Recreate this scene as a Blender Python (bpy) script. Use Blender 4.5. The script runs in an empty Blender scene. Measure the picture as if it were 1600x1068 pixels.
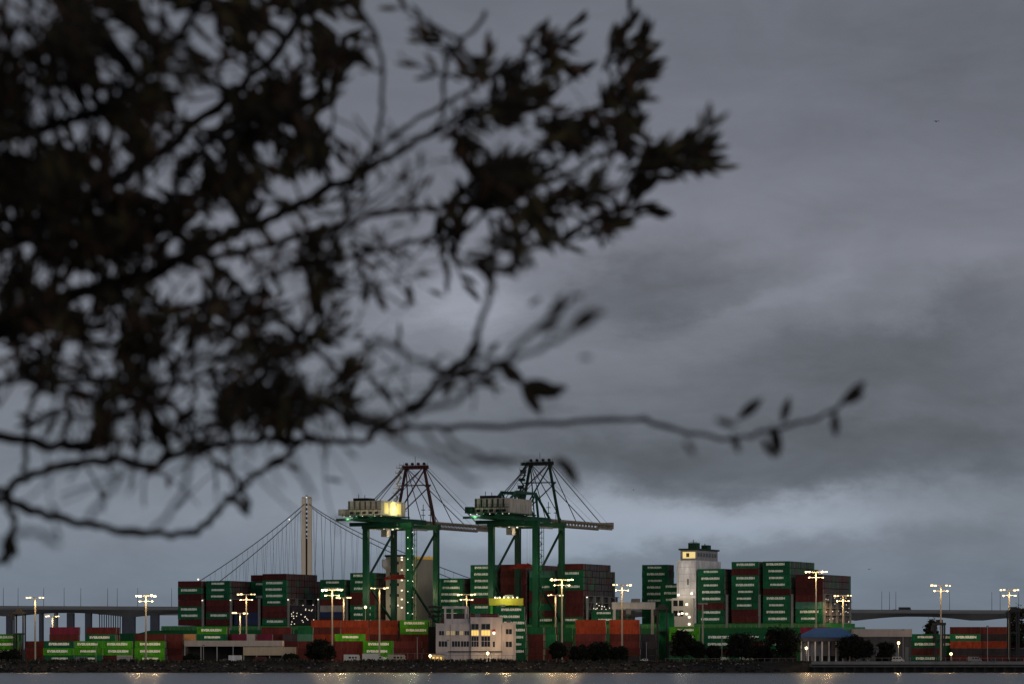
import bpy, math, random
from mathutils import Vector, Matrix, noise
random.seed(7)
S = 36.0/135.0/1600.0          # radians per photograph pixel
HZ = 1038.0                    # horizon row
EYE = 3.0
scene = bpy.context.scene
COL = scene.collection

# ------------------------------------------------------------------ camera
cam = bpy.data.cameras.new('camera'); co = bpy.data.objects.new('camera', cam); COL.objects.link(co)
co.location = (0, 0, EYE); co.rotation_euler = (math.radians(90), 0, 0)
cam.lens = 135; cam.sensor_width = 36; cam.clip_start = 0.1; cam.clip_end = 60000
cam.shift_y = (HZ-534.0)/1600.0
cam.dof.use_dof = True; cam.dof.focus_distance = 1650; cam.dof.aperture_fstop = 5.2; cam.dof.aperture_blades = 0
scene.camera = co
# ------------------------------------------------------------------ exposure
scene.view_settings.view_transform = 'Standard'; scene.view_settings.look = 'None'
scene.view_settings.exposure = 0.0; scene.view_settings.gamma = 1.0
# ------------------------------------------------------------------ world: dusk overcast
SUN_EL, SUN_AZ = math.radians(9), math.radians(150)
w = bpy.data.worlds.new('World'); scene.world = w; w.use_nodes = True
nt = w.node_tree; N = nt.nodes; L = nt.links; N.clear()
def nd(t, **k):
    n = N.new(t)
    for a, b in k.items(): setattr(n, a, b)
    return n
def M(op, a, b=None, c=None, clamp=False):
    n = nd('ShaderNodeMath', operation=op); n.use_clamp = clamp
    for i, v in enumerate((a, b, c)):
        if v is None: continue
        if isinstance(v, (int, float)): n.inputs[i].default_value = v
        else: L.new(v, n.inputs[i])
    return n.outputs[0]
tc = nd('ShaderNodeTexCoord'); sep = nd('ShaderNodeSeparateXYZ'); L.new(tc.outputs['Generated'], sep.inputs[0])
yy = M('MAXIMUM', M('ABSOLUTE', sep.outputs[1]), 0.05)
U = M('DIVIDE', M('DIVIDE', sep.outputs[0], yy), S*1600)        # 0 at centre, -.5...5
V = M('DIVIDE', M('DIVIDE', sep.outputs[2], yy), S*1600)        # 0 horizon, .65 frame top
cmb = nd('ShaderNodeCombineXYZ'); L.new(U, cmb.inputs[0]); L.new(V, cmb.inputs[1])
def fbm(scale, sx, sy, detail=5, rough=.55, rot=0, off=(0,0,0), dist=0.0):
    mp = nd('ShaderNodeMapping'); mp.inputs['Scale'].default_value = (sx, sy, 1); mp.inputs['Rotation'].default_value = (0,0,rot); mp.inputs['Location'].default_value = off
    L.new(cmb.outputs[0], mp.inputs[0])
    n = nd('ShaderNodeTexNoise'); n.inputs['Scale'].default_value = scale; n.inputs['Detail'].default_value = detail; n.inputs['Roughness'].default_value = rough
    n.inputs['Distortion'].default_value = dist
    L.new(mp.outputs[0], n.inputs['Vector']); return n.outputs[0]
n1 = fbm(4.5, 1, 1.9, 8, .6, off=(3.1, 1.2, 0)); n2 = fbm(4.5, 1, 1.9, 8, .6, off=(9.7, 5.2, 0))
Uw = M('ADD', U, M('MULTIPLY', M('SUBTRACT', n1, .5), .30))
Vw = M('ADD', V, M('MULTIPLY', M('SUBTRACT', n2, .5), .17))
def ell(px, py, rx, ry, rot, amp, pw=1):
    cx, cy = (px-800)/1600., (HZ-py)/1600.; rx /= 1600.; ry /= 1600.
    c, s_ = math.cos(math.radians(rot)), math.sin(math.radians(rot))
    dx = M('SUBTRACT', Uw, cx); dy = M('SUBTRACT', Vw, cy)
    a = M('DIVIDE', M('ADD', M('MULTIPLY', dx, c), M('MULTIPLY', dy, s_)), rx)
    b = M('DIVIDE', M('SUBTRACT', M('MULTIPLY', dy, c), M('MULTIPLY', dx, s_)), ry)
    r2 = M('ADD', M('MULTIPLY', a, a), M('MULTIPLY', b, b))
    r2 = M('MULTIPLY', r2, r2) if pw == 2 else r2
    return M('MULTIPLY', M('EXPONENT', M('MULTIPLY', r2, -1.0)), amp)
CL = [(1000,458,200,48,14,-.34,1),(1330,525,270,72,12,-.34,1),(1540,600,200,75,8,-.30,1),(1180,620,260,50,6,-.12,1),
      (1310,712,420,64,0,-.30,2),(900,700,230,50,-4,-.20,1),(640,600,260,50,0,-.08,1),(690,468,105,32,8,.42,1),(760,500,110,22,20,.12,1),(1200,432,120,22,18,.14,1),(1480,430,160,30,14,.10,1),
      (940,818,360,46,0,.40,2),(1330,815,300,34,0,.16,1),(1560,860,190,70,0,-.20,1),(560,780,300,40,0,.08,1),(60,900,200,60,0,-.08,1),(1450,120,330,110,0,-.10,1),(950,60,260,140,20,.05,1),(1120,310,380,50,10,.10,1)]
tot = None
for c in CL:
    e = ell(*c); tot = e if tot is None else M('ADD', tot, e)
st = fbm(2.6, 1, 2.6, 7, .6, rot=math.radians(-10), off=(1.3, 7.7, 0), dist=.5)
tot = M('ADD', tot, M('MULTIPLY', M('SUBTRACT', st, .5), .5))
st2 = fbm(7.0, 1, 2.2, 8, .62, rot=math.radians(-16), off=(4.3, 2.7, 0), dist=1.2)
tot = M('ADD', tot, M('MULTIPLY', M('SUBTRACT', st2, .5), .22))
tot = M('ADD', M('MULTIPLY', tot, 1.22), 1.0)
ramp = nd('ShaderNodeValToRGB'); L.new(M('MULTIPLY', V, 1.4, clamp=True), ramp.inputs[0])
cr = ramp.color_ramp
cr.elements[0].position = 0.0; cr.elements[0].color = (.145,.180,.222,1)
cr.elements[1].position = 1.0; cr.elements[1].color = (.142,.152,.181,1)
for p, c in ((.12,(.172,.212,.266)),(.20,(.212,.244,.296)),(.30,(.178,.200,.240)),(.56,(.200,.210,.250)),(.72,(.160,.169,.204))):
    e = cr.elements.new(p); e.color = (*c, 1)
mx = nd('ShaderNodeVectorMath', operation='SCALE'); L.new(ramp.outputs[0], mx.inputs[0]); L.new(tot, mx.inputs['Scale'])
bgc = nd('ShaderNodeBackground'); L.new(mx.outputs[0], bgc.inputs[0]); bgc.inputs[1].default_value = 1.0
sky = nd('ShaderNodeTexSky', sky_type='NISHITA'); sky.sun_disc = False; sky.sun_elevation = SUN_EL; sky.sun_rotation = SUN_AZ
bgs = nd('ShaderNodeBackground'); L.new(sky.outputs[0], bgs.inputs[0]); bgs.inputs[1].default_value = 0.05
mix = nd('ShaderNodeMixShader'); mix.inputs[0].default_value = 0.04; L.new(bgc.outputs[0], mix.inputs[1]); L.new(bgs.outputs[0], mix.inputs[2])
wo = nd('ShaderNodeOutputWorld'); L.new(mix.outputs[0], wo.inputs[0])
# ------------------------------------------------------------------ sun behind cloud
sl = bpy.data.lights.new('sun', 'SUN'); so = bpy.data.objects.new('sun', sl); COL.objects.link(so)
sl.energy = 0.6; sl.angle = math.radians(25); sl.color = (1, .95, .9)
d = Vector((math.sin(SUN_AZ)*math.cos(SUN_EL), math.cos(SUN_AZ)*math.cos(SUN_EL), math.sin(SUN_EL)))
so.rotation_euler = d.to_track_quat('Z', 'Y').to_euler()

# ------------------------------------------------------------------ helpers
def X(px, D): return (px-800.0)*S*D
def Z(py, D): return EYE+(HZ-py)*S*D
def P(px, py, D): return Vector((X(px, D), D, Z(py, D)))
MATS = {}
def mat(name, col, rough=.6, metal=0, vary=.25, scale=.6, streak=True, emit=None, estr=1, rnd=.0, bump=0):
    if name in MATS: return MATS[name]
    m = bpy.data.materials.new(name); m.use_nodes = True; t = m.node_tree; b = t.nodes['Principled BSDF']
    b.inputs['Roughness'].default_value = rough; b.inputs['Metallic'].default_value = metal; b.inputs['Specular IOR Level'].default_value = .5 if rough < .3 else .22
    if emit:
        b.inputs['Base Color'].default_value = (*col, 1)
        b.inputs['Emission Color'].default_value = (*emit, 1); b.inputs['Emission Strength'].default_value = estr
    else:
        tc = t.nodes.new('ShaderNodeTexCoord'); mp = t.nodes.new('ShaderNodeMapping'); no = t.nodes.new('ShaderNodeTexNoise')
        mp.inputs['Scale'].default_value = (1, 1, .25) if streak else (1, 1, 1)
        no.inputs['Scale'].default_value = scale; no.inputs['Detail'].default_value = 6; no.inputs['Roughness'].default_value = .65
        oi = t.nodes.new('ShaderNodeObjectInfo'); va = t.nodes.new('ShaderNodeVectorMath'); va.operation = 'ADD'
        mu = t.nodes.new('ShaderNodeMath'); mu.operation = 'MULTIPLY'; mu.inputs[1].default_value = 57.0
        t.links.new(oi.outputs['Random'], mu.inputs[0]); t.links.new(tc.outputs['Object'], va.inputs[0]); t.links.new(mu.outputs[0], va.inputs[1])
        t.links.new(va.outputs[0], mp.inputs[0]); t.links.new(mp.outputs[0], no.inputs['Vector'])
        mr = t.nodes.new('ShaderNodeMapRange'); mr.inputs['From Min'].default_value = .3; mr.inputs['From Max'].default_value = .7
        mr.inputs['To Min'].default_value = 1-vary; mr.inputs['To Max'].default_value = 1+vary*.6
        t.links.new(no.outputs[0], mr.inputs['Value'])
        ra = t.nodes.new('ShaderNodeMapRange'); ra.inputs['To Min'].default_value = 1-rnd; ra.inputs['To Max'].default_value = 1+rnd
        t.links.new(oi.outputs['Random'], ra.inputs['Value'])
        m2 = t.nodes.new('ShaderNodeMath'); m2.operation = 'MULTIPLY'; t.links.new(mr.outputs[0], m2.inputs[0]); t.links.new(ra.outputs[0], m2.inputs[1])
        sc = t.nodes.new('ShaderNodeVectorMath'); sc.operation = 'SCALE'; sc.inputs[0].default_value = col
        t.links.new(m2.outputs[0], sc.inputs['Scale']); t.links.new(sc.outputs[0], b.inputs['Base Color'])
        if bump:
            bn = t.nodes.new('ShaderNodeBump'); bn.inputs['Strength'].default_value = bump; t.links.new(no.outputs[0], bn.inputs['Height']); t.links.new(bn.outputs[0], b.inputs['Normal'])
    MATS[name] = m; return m

class MB:
    def __init__(s): s.v = []; s.f = []; s.m = []; s.mi = 0
    def quad(s, pts):
        n = len(s.v); s.v += [tuple(p) for p in pts]; s.f.append(tuple(range(n, n+len(pts)))); s.m.append(s.mi)
    def box(s, x0, x1, y0, y1, z0, z1):
        n = len(s.v)
        s.v += [(x0,y0,z0),(x1,y0,z0),(x1,y1,z0),(x0,y1,z0),(x0,y0,z1),(x1,y0,z1),(x1,y1,z1),(x0,y1,z1)]
        for q in ((0,3,2,1),(4,5,6,7),(0,1,5,4),(1,2,6,5),(2,3,7,6),(3,0,4,7)):
            s.f.append(tuple(n+i for i in q)); s.m.append(s.mi)
        return s
    def bar(s, p, q, a, b=None):
        p, q = Vector(p), Vector(q); b = b or a; d = (q-p).normalized()
        up = Vector((0,0,1)) if abs(d.z) < .95 else Vector((0,1,0))
        r = d.cross(up).normalized(); u = r.cross(d); n = len(s.v)
        for c in (p, q):
            for i, j in ((-1,-1),(1,-1),(1,1),(-1,1)): s.v.append(tuple(c+r*(i*a/2)+u*(j*b/2)))
        for k in ((0,1,2,3),(7,6,5,4),(0,4,5,1),(1,5,6,2),(2,6,7,3),(3,7,4,0)):
            s.f.append(tuple(n+i for i in k)); s.m.append(s.mi)
        return s
    def tube(s, pts, rad, k=6, caps=True):
        pts = [Vector(p) for p in pts]
        if not isinstance(rad, (list, tuple)): rad = [rad]*len(pts)
        base = len(s.v); prev = None
        for i, p in enumerate(pts):
            d = (pts[min(i+1, len(pts)-1)]-pts[max(i-1, 0)]).normalized()
            up = Vector((0,0,1)) if abs(d.z) < .9 else Vector((0,1,0))
            if prev is not None:
                r = (prev - d*prev.dot(d)); r = r.normalized() if r.length > 1e-6 else d.cross(up).normalized()
            else: r = d.cross(up).normalized()
            prev = r; u = r.cross(d)
            for j in range(k):
                a = 2*math.pi*j/k; s.v.append(tuple(p+(r*math.cos(a)+u*math.sin(a))*rad[i]))
        for i in range(len(pts)-1):
            for j in range(k):
                a = base+i*k+j; b = base+i*k+(j+1) % k
                s.f.append((a, b, b+k, a+k)); s.m.append(s.mi)
        if caps:
            s.f.append(tuple(base+j for j in range(k-1, -1, -1))); s.m.append(s.mi)
            e = base+(len(pts)-1)*k; s.f.append(tuple(e+j for j in range(k))); s.m.append(s.mi)
        return s
    def prism(s, prof, y0, y1):       # prof: (x,z) list ccw
        n = len(s.v); k = len(prof)
        s.v += [(x, y0, z) for x, z in prof]+[(x, y1, z) for x, z in prof]
        s.f.append(tuple(range(n, n+k))); s.m.append(s.mi); s.f.append(tuple(range(n+2*k-1, n+k-1, -1))); s.m.append(s.mi)
        for i in range(k):
            j = (i+1) % k; s.f.append((n+i, n+k+i, n+k+j, n+j)); s.m.append(s.mi)
        return s
    def mesh(s, name, mats):
        me = bpy.data.meshes.new(name); me.from_pydata(s.v, [], s.f)
        for m in (mats if isinstance(mats, (list, tuple)) else [mats]): me.materials.append(m)
        me.polygons.foreach_set('material_index', s.m); me.update(); return me
    def build(s, name, mats, parent=None, loc=None):
        o = bpy.data.objects.new(name, s.mesh(name, mats)); COL.objects.link(o)
        if parent: o.parent = parent
        if loc: o.location = loc
        return o
def tag(o, label=None, cat=None, group=None, kind=None):
    if label: o['label'] = label
    if cat: o['category'] = cat
    if group: o['group'] = group
    if kind: o['kind'] = kind
    return o
def thing(name, loc, rz, label, cat, group=None):
    o = bpy.data.objects.new(name, None); COL.objects.link(o); o.location = loc; o.rotation_euler = (0, 0, rz); o.empty_display_size = .1
    return tag(o, label, cat, group)
def inst(o, parent=None, loc=None, rz=None):
    c = o.copy(); COL.objects.link(c)
    if parent: c.parent = parent
    if loc is not None: c.location = loc
    if rz is not None: c.rotation_euler = (0, 0, rz)
    return c
def dup(root, loc, rz=None, label=None, group=None):
    r = inst(root, None, loc, rz)
    if label: r['label'] = label
    if group: r['group'] = group
    for ch in list(root.children):
        c = inst(ch, r)
        for g in list(ch.children): inst(g, c)
    return r
def lamp(loc, power, parent=None, col=(1,.66,.30), rad=.8, down=False):
    l = bpy.data.lights.new('lamp_light', 'SPOT' if down else 'POINT')
    if down: l.spot_size = math.radians(168); l.spot_blend = .25
    l.energy = power; l.color = col; l.shadow_soft_size = rad
    o = bpy.data.objects.new('lamp_light', l); COL.objects.link(o); o.location = loc
    if parent: o.parent = parent
    return o
ORD = ['zeroth','first','second','third','fourth','fifth','sixth','seventh','eighth','ninth','tenth']

# ------------------------------------------------------------------ materials
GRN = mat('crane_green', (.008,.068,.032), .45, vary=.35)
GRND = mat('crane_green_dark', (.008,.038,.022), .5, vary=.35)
PALE = mat('galvanised', (.35,.33,.31), .5, vary=.3)
WHITE = mat('white_paint', (.62,.59,.59), .5, vary=.35, scale=.45)
OFFW = mat('machine_house_paint', (.38,.35,.31), .6, vary=.45, scale=.5)
TAN = mat('tan_paint', (.42,.33,.22), .6, vary=.2, scale=.3)
BLACK = mat('dark_gap', (.012,.012,.014), .7)
DGLASS = mat('dark_glass', (.012,.015,.02), .12, vary=.1)
STEEL = mat('grey_steel', (.10,.11,.13), .5, vary=.3)
CABLE = mat('cable_steel', (.045,.03,.035), .6)
REDST = mat('red_steel', (.28,.02,.012), .5)
LETT = mat('white_lettering', (.9,.92,.80), .5, vary=.08)
CONC = mat('concrete', (.16,.16,.165), .85, vary=.35, scale=.3, streak=False)
LAMPE = mat('lamp_glow', (.8,.7,.5), emit=(1,.70,.32), estr=3.2)
LAMPC = mat('lamp_glow_cool', (.8,.8,.8), emit=(1,.88,.66), estr=2)
WARM = mat('lit_window', (.5,.4,.2), emit=(1,.66,.16), estr=.85)
DOTE = mat('small_light', (.8,.8,.7), emit=(1,.93,.72), estr=1.6)
COLS = {
 'G': mat('container_green', (.005,.118,.046), .6, vary=.5, scale=1.1, rnd=.25),
 'R': mat('container_dark_red', (.088,.016,.015), .7, vary=.5, scale=1.1, rnd=.3),
 'O': mat('container_orange_red', (.24,.036,.013), .7, vary=.5, scale=1.1, rnd=.2),
 'N': mat('container_navy', (.018,.03,.085), .55, vary=.3, rnd=.2),
 'M': mat('container_magenta', (.14,.014,.04), .7, vary=.3, rnd=.1),
 'K': mat('container_charcoal', (.035,.03,.036), .55, vary=.4, rnd=.3),
 'S': mat('container_sea_green', (.06,.18,.13), .55, vary=.3, rnd=.1),
 'W': mat('container_pale', (.36,.33,.31), .55, vary=.3, rnd=.1),
 'T': mat('container_tan', (.42,.22,.09), .55, vary=.3, rnd=.1),
 'Y': mat('container_green_light_tint', (.06,.30,.010), .5, vary=.5, scale=1.1, rnd=.15),  # the same green with yellow lamplight painted into the colour
}
CNAME = {'G':'green','g':'plain green','R':'dark red','O':'orange red','N':'navy blue','M':'magenta','K':'charcoal','S':'pale sea green','W':'pale grey','T':'tan','Y':'bright green','y':'plain bright green'}

# ------------------------------------------------------------------ setting
def terrain(name, pts_fn, nx, ny, m, kind='structure'):
    mb = MB()
    for i in range(nx+1):
        for j in range(ny+1): mb.v.append(tuple(pts_fn(i/nx, j/ny)))
    for i in range(nx):
        for j in range(ny):
            a = i*(ny+1)+j; mb.f.append((a, a+ny+1, a+ny+2, a+1)); mb.m.append(0)
    o = mb.build(name, m); tag(o, kind=kind); return o
wm = bpy.data.materials.new('bay_water'); wm.use_nodes = True; t = wm.node_tree; b = t.nodes['Principled BSDF']
b.inputs['Base Color'].default_value = (.02,.028,.035,1); b.inputs['Roughness'].default_value = .26; b.inputs['IOR'].default_value = 1.33
tcn = t.nodes.new('ShaderNodeTexCoord'); mpn = t.nodes.new('ShaderNodeMapping'); mpn.inputs['Scale'].default_value = (.35,.35,.35)
nn = t.nodes.new('ShaderNodeTexNoise'); nn.inputs['Scale'].default_value = 1; nn.inputs['Detail'].default_value = 4
bn = t.nodes.new('ShaderNodeBump'); bn.inputs['Strength'].default_value = .4; bn.inputs['Distance'].default_value = .35
t.links.new(tcn.outputs['Object'], mpn.inputs[0]); t.links.new(mpn.outputs[0], nn.inputs['Vector']); t.links.new(nn.outputs[0], bn.inputs['Height']); t.links.new(bn.outputs[0], b.inputs['Normal'])
mb = MB(); R_ = 30000; mb.quad([(-R_,-R_,0),(R_,-R_,0),(R_,R_,0),(-R_,R_,0)]); tag(mb.build('water', wm), kind='structure')
GRASSD = mat('bank_earth', (.05,.045,.03), .95, vary=.5, scale=.8, streak=False)
def nearbank(u, v):
    x = -60+120*u; y = -30+58*v
    z = 1.4+.12*noise.noise((x*.3, y*.3, 0)) if y < 18 else 1.4-(y-18)*.24
    return (x, y, z)
terrain('ground', nearbank, 60, 40, GRASSD)
TH = math.radians(25); CA, SA = math.cos(TH), math.sin(TH)
P0 = Vector((98.5, 1641, 0))
def Q(t, b, z=0): return Vector((P0.x+t*CA+b*SA, P0.y-t*SA+b*CA, z))
def t_of(px, b=0):
    lo, hi = -700, 300
    for _ in range(60):
        mid = (lo+hi)/2; q = Q(mid, b)
        if 800+q.x/(S*q.y) < px: lo = mid
        else: hi = mid
    return lo
GZ = 4.0
# yard slab: front edge along D=1512, back edge is the quay in front of the ship
ASPH = mat('yard_asphalt', (.05,.05,.052), .9, vary=.3, scale=.05, streak=False)
mb = MB(); ql = Q(-420, -2); qr = Q(75, -2); qr2 = Q(75, -2)+Vector((400, 60, 0))
prof = [(-900,1512),(900,1512),(900,1700),(qr2.x,qr2.y),(qr.x,qr.y),(ql.x,ql.y),(-900,2050)]
mb.v = [(x,y,GZ) for x,y in prof]+[(x,y,-2) for x,y in prof]; k = len(prof)
mb.f = [tuple(range(k))]+[(i,i+k,(i+1)%k+k,(i+1)%k) for i in range(k)]; mb.m = [0]*len(mb.f)
tag(mb.build('yard_pavement', ASPH), kind='structure')
ROCK = mat('rock_riprap', (.045,.043,.045), .9, vary=.7, scale=.7, streak=False)
BANKM = mat('shore_bank_earth', (.018,.016,.015), .95, vary=.5, scale=.3, streak=False)
def shore(u, v):
    x = -420+840*u; y = 1497+17*v
    z = -.6+v*5.0 if v < .95 else 4.2
    z = min(z, 4.3)+.35*noise.noise((x*.25, y*.25, 3))*(1 if .1 < v < .95 else .2)+.5*max(0, noise.noise((x*.03, 0, 9)))*v
    return (x, y, z)
terrain('shore_bank', shore, 420, 12, BANKM)
mb = MB(); rr = random.Random(3)
for i in range(5200):
    x = rr.uniform(-420, 420); v = rr.random()**1.1; y = 1497+15*v; z = -.6+v*5.0; r = rr.uniform(.25, .8)*(1.15-.5*v)
    if x > 98: 
        if v > .35: continue
    n = len(mb.v); ax = [Vector([rr.uniform(.6,1.1) for _ in range(3)]) for _ in range(6)]
    dirs = [(1,0,0),(-1,0,0),(0,1,0),(0,-1,0),(0,0,1),(0,0,-1)]
    a0 = rr.uniform(0, 3); pick = rr.choice((0,0,2,2,2,1))
    for dd, q in zip(dirs, ax):
        vx, vy, vz = dd[0]*q.x*r*1.3, dd[1]*q.y*r, dd[2]*q.z*r*.7
        mb.v.append((x+vx*math.cos(a0)-vy*math.sin(a0), y+vx*math.sin(a0)+vy*math.cos(a0), z+vz))
    for q in ((0,2,4),(2,1,4),(1,3,4),(3,0,4),(2,0,5),(1,2,5),(3,1,5),(0,3,5)):
        mb.f.append(tuple(n+i_ for i_ in q)); mb.m.append(2 if z < 1.3 else pick)
ROCKL = mat('rock_pale', (.22,.20,.20), .9, vary=.6, scale=.7, streak=False); ROCKD = mat('rock_wet_dark', (.010,.010,.011), .8, vary=.5)
tag(mb.build('riprap', [ROCK, ROCKL, ROCKD]), 'dark riprap boulders piled along the waterline', 'rocks', kind='stuff')
# dry scrub along the top of the bank
mb = MB()
for i in range(5200):
    x = rr.uniform(-420, 420); y = rr.uniform(1510, 1516); h = rr.uniform(.3, 1.4)*(1+.9*noise.noise((x*.05,0,2))); z = 4.1
    if x > 98: h *= .4
    if h <= .1: continue
    for k in range(3):
        a = rr.uniform(0, 6.28); dx, dy = math.cos(a)*.35, math.sin(a)*.35; lx, ly = rr.uniform(-.5,.5), rr.uniform(-.3,.3)
        mb.mi = rr.choice((0,0,1)); mb.quad([(x-dx,y-dy,z),(x+dx,y+dy,z),(x+lx+dx*.3,y+ly,z+h),(x+lx-dx*.3,y+ly,z+h*.9)])
tag(mb.build('scrub', [mat('scrub_dark', (.02,.022,.014), .9), mat('scrub_dry', (.10,.075,.05), .9)]), 'low dry scrub along the top of the shore bank', 'scrub', kind='stuff')
# hills across the bay, distance haze painted in as a blue colour
HILL = mat('far_hill', (.035,.05,.075), .95, vary=.15, scale=.002, streak=False)
mb = MB(); n = 240
for ring in range(3):
    for i in range(n+1):
        px = -700+3000*i/n; D = 9000+ring*700
        h = 3+max(0, 38+30*math.exp(-((px-1390)/120.)**2)+20*math.exp(-((px-560)/300.)**2)+25*noise.noise((px*.006, 4, 0)))*(0,1,.4)[ring]
        mb.v.append((X(px, D), D, h if ring else -1))
for ring in range(2):
    for i in range(n):
        a = ring*(n+1)+i; mb.f.append((a, a+1, a+n+2, a+n+1)); mb.m.append(0)
tag(mb.build('hills', HILL), kind='structure')

# ------------------------------------------------------------------ containers
def cont_mesh(L_, m, name, door=True):
    H, W = 2.86, 2.44; x0, x1 = -L_/2, L_/2; mb = MB()
    for sy in (-1, 1):
        yo, yi = sy*W/2, sy*(W/2-.07); n = int(L_/.42); xs = []
        for i in range(n):
            a = x0+.16+(L_-.32)*i/n; st = (L_-.32)/n
            xs += [(a, yo*.999), (a+st*.35, yo*.999), (a+st*.5, yi), (a+st*.85, yi)]
        xs.append((x1-.16, yo*.999))
        for (a, ya), (b, yb) in zip(xs, xs[1:]):
            mb.quad([(a,ya,.18),(b,yb,.18),(b,yb,H-.12),(a,ya,H-.12)])
        mb.box(x0+.16, x1-.16, min(yo,yi), max(yo,yi), 0, .18); mb.box(x0+.16, x1-.16, min(yo,yi), max(yo,yi), H-.12, H)
        for (xa, xb) in ((x0, x0+.16), (x1-.16, x1)): mb.box(xa, xb, min(yo, sy*(W/2-.16)), max(yo, sy*(W/2-.16)), 0, H)
    mb.quad([(x0,-W/2+.07,H-.03),(x1,-W/2+.07,H-.03),(x1,W/2-.07,H-.03),(x0,W/2-.07,H-.03)])
    mb.quad([(x0+.05,-W/2+.1,.05),(x0+.05,W/2-.1,.05),(x0+.05,W/2-.1,H-.05),(x0+.05,-W/2+.1,H-.05)])
    mb.quad([(x0,-W/2,.02),(x1,-W/2,.02),(x1,W/2,.02),(x0,W/2,.02)])
    return mb.mesh(name, m)
def door_mesh(L_, m):
    mb = MB(); x = L_/2-.06; mb.box(x, x+.05, -1.05, -.02, .1, 2.76); mb.box(x, x+.05, .02, 1.05, .1, 2.76)
    mb.mi = 1
    for y in (-.85,-.3,.3,.85): mb.box(x+.055, x+.09, y-.03, y+.03, .12, 2.74)
    return mb.mesh('door', [m, PALE])
fc = bpy.data.curves.new('let', 'FONT'); fc.body = 'EVERGREEN'; fc.align_x = 'CENTER'; fc.align_y = 'CENTER'; fc.extrude = .01; fc.offset = .075; fc.resolution_u = 2; fc.space_character = 1.12
fo = bpy.data.objects.new('let', fc); COL.objects.link(fo); bpy.context.view_layer.update()
lm = bpy.data.meshes.new_from_object(fo.evaluated_get(bpy.context.evaluated_depsgraph_get())); COL.objects.unlink(fo); bpy.data.objects.remove(fo)
xs = [v.co.x for v in lm.vertices]; ys = [v.co.y for v in lm.vertices]; wx = max(xs)-min(xs); wy = max(ys)-min(ys); cx = (max(xs)+min(xs))/2; cy = (max(ys)+min(ys))/2
def let_mesh(width, hgt):
    m = lm.copy(); m.name = 'lettering'
    for v in m.vertices:
        x, y, z = v.co; v.co = ((x-cx)*width/wx, -1.235-z, 1.62+(y-cy)*hgt/wy)
    m.materials.clear(); m.materials.append(LETT); return m
LET = [let_mesh(8.3, 1.05), let_mesh(6.5, .9)]
PROTO = {}
def proto(c, L_):
    k = (c.upper(), L_)
    if k not in PROTO:
        m = COLS[c.upper()]; PROTO[k] = (cont_mesh(L_, m, 'body'), door_mesh(L_, m))
    return PROTO[k]
NC = 0
def container(loc, rz, c, label, group, L_=12.19, lettered=None, door=True):
    global NC; NC += 1
    t = thing('shipping_container', loc, rz, label, 'shipping container', group)
    bm_, dm = proto(c, L_)
    o = bpy.data.objects.new('body', bm_); COL.objects.link(o); o.parent = t
    if door: o = bpy.data.objects.new('door', dm); COL.objects.link(o); o.parent = t
    if lettered is None: lettered = c in 'GY'
    if lettered and L_ > 8:
        o = bpy.data.objects.new('lettering', LET[random.random() < .3]); COL.objects.link(o); o.parent = t; o.location = (random.uniform(-.4,.6), 0, 0)
    return t
rows_mb = MB(); RC = ['G','R','K','O','N','S','W']
def stuff_box(L_, loc, rz, c):
    mb = rows_mb; mb.mi = RC.index(c); n = len(mb.v); mb.box(-L_/2, L_/2, -1.22, 1.22, 0, 2.84)
    mb.mi = RC.index(c)
    mb.box(L_/2+.002, L_/2+.06, -1.1, -.04, .12, 2.7); mb.box(L_/2+.002, L_/2+.06, .04, 1.1, .12, 2.7)
    mb.mi = 6
    for y in (-.8, -.3, .3, .8): mb.box(L_/2+.061, L_/2+.09, y-.035, y+.035, .14, 2.68)
    ca, sa = math.cos(rz), math.sin(rz)
    for i in range(n, len(mb.v)):
        x, y, z = mb.v[i]; mb.v[i] = (loc[0]+x*ca-y*sa, loc[1]+x*sa+y*ca, loc[2]+z)
BASE = 21.0; TP = 2.9
def bay(px, cols, desc, b0=0.0, rows=14, deep=None, pal='RRKGGRKR'):
    """cols: near row, top tier first"""
    t0 = t_of(px, b0); rr = random.Random(int(px)*7+3); n = len(cols)
    for i, c in enumerate(cols):
        tier = n-1-i
        q = Q(t0+6.1+rr.uniform(-.08,.08), b0+1.25, BASE+tier*TP)
        if b0 > 0 and tier < 3: stuff_box(12.19, q, -TH, 'G' if c in 'Gg' else 'R'); continue
        nm = CNAME[c]; le = ' lettered' if c in 'GY' else ''
        pos = 'topmost of' if i == 0 else ('lowest of' if i == n-1 else ORD[i+1]+' from top of')
        container(q, -TH, c, f'{nm} container, {pos} {desc}', 'containers stacked on the ship', lettered=c in 'G')
    for r in range(1, rows):
        nt_ = (deep(r) if deep else n)
        for tier in range(nt_):
            if r in (1,) or True:
                c = rr.choice(pal)
                q = Q(t0+6.1+rr.uniform(-.1,.1), b0+1.25+2.5*r, BASE+tier*TP); stuff_box(12.19, q, -TH, c)
    return t0
bay(278, 'RGRRGGR', 'the ship stack farthest left')
bay(322, 'GGGRRGR', 'the second ship stack from the left')
bay(366, 'RRNN', 'the low navy stack on the ship', rows=6)
bay(392, 'RGgGRRRR', 'the set back stack behind the navy boxes', b0=18, rows=7)
bay(410, 'RGGGGRRG', 'the ship stack below the bridge tower', deep=lambda r: 8 if r < 12 else 7, pal='RRRRKRGR')
bay(455, 'KKK', 'the low refrigerated stack below the bridge tower cables', rows=8, pal='KKKR')
bay(500, 'GGgRWNR', 'the stack between bridge tower and left crane')
bay(547, 'GGGRRGGG', "the ship stack behind the left crane's left leg")
bay(684, 'GGGGGGG', 'the ship stack just right of the left crane')
bay(735, 'GGGGGRGgN', "the tall stack at the right crane's left leg")
bay(782, 'RRRRRRRKK', 'the red stack between the right crane legs', pal='RRRRRK')
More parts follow.
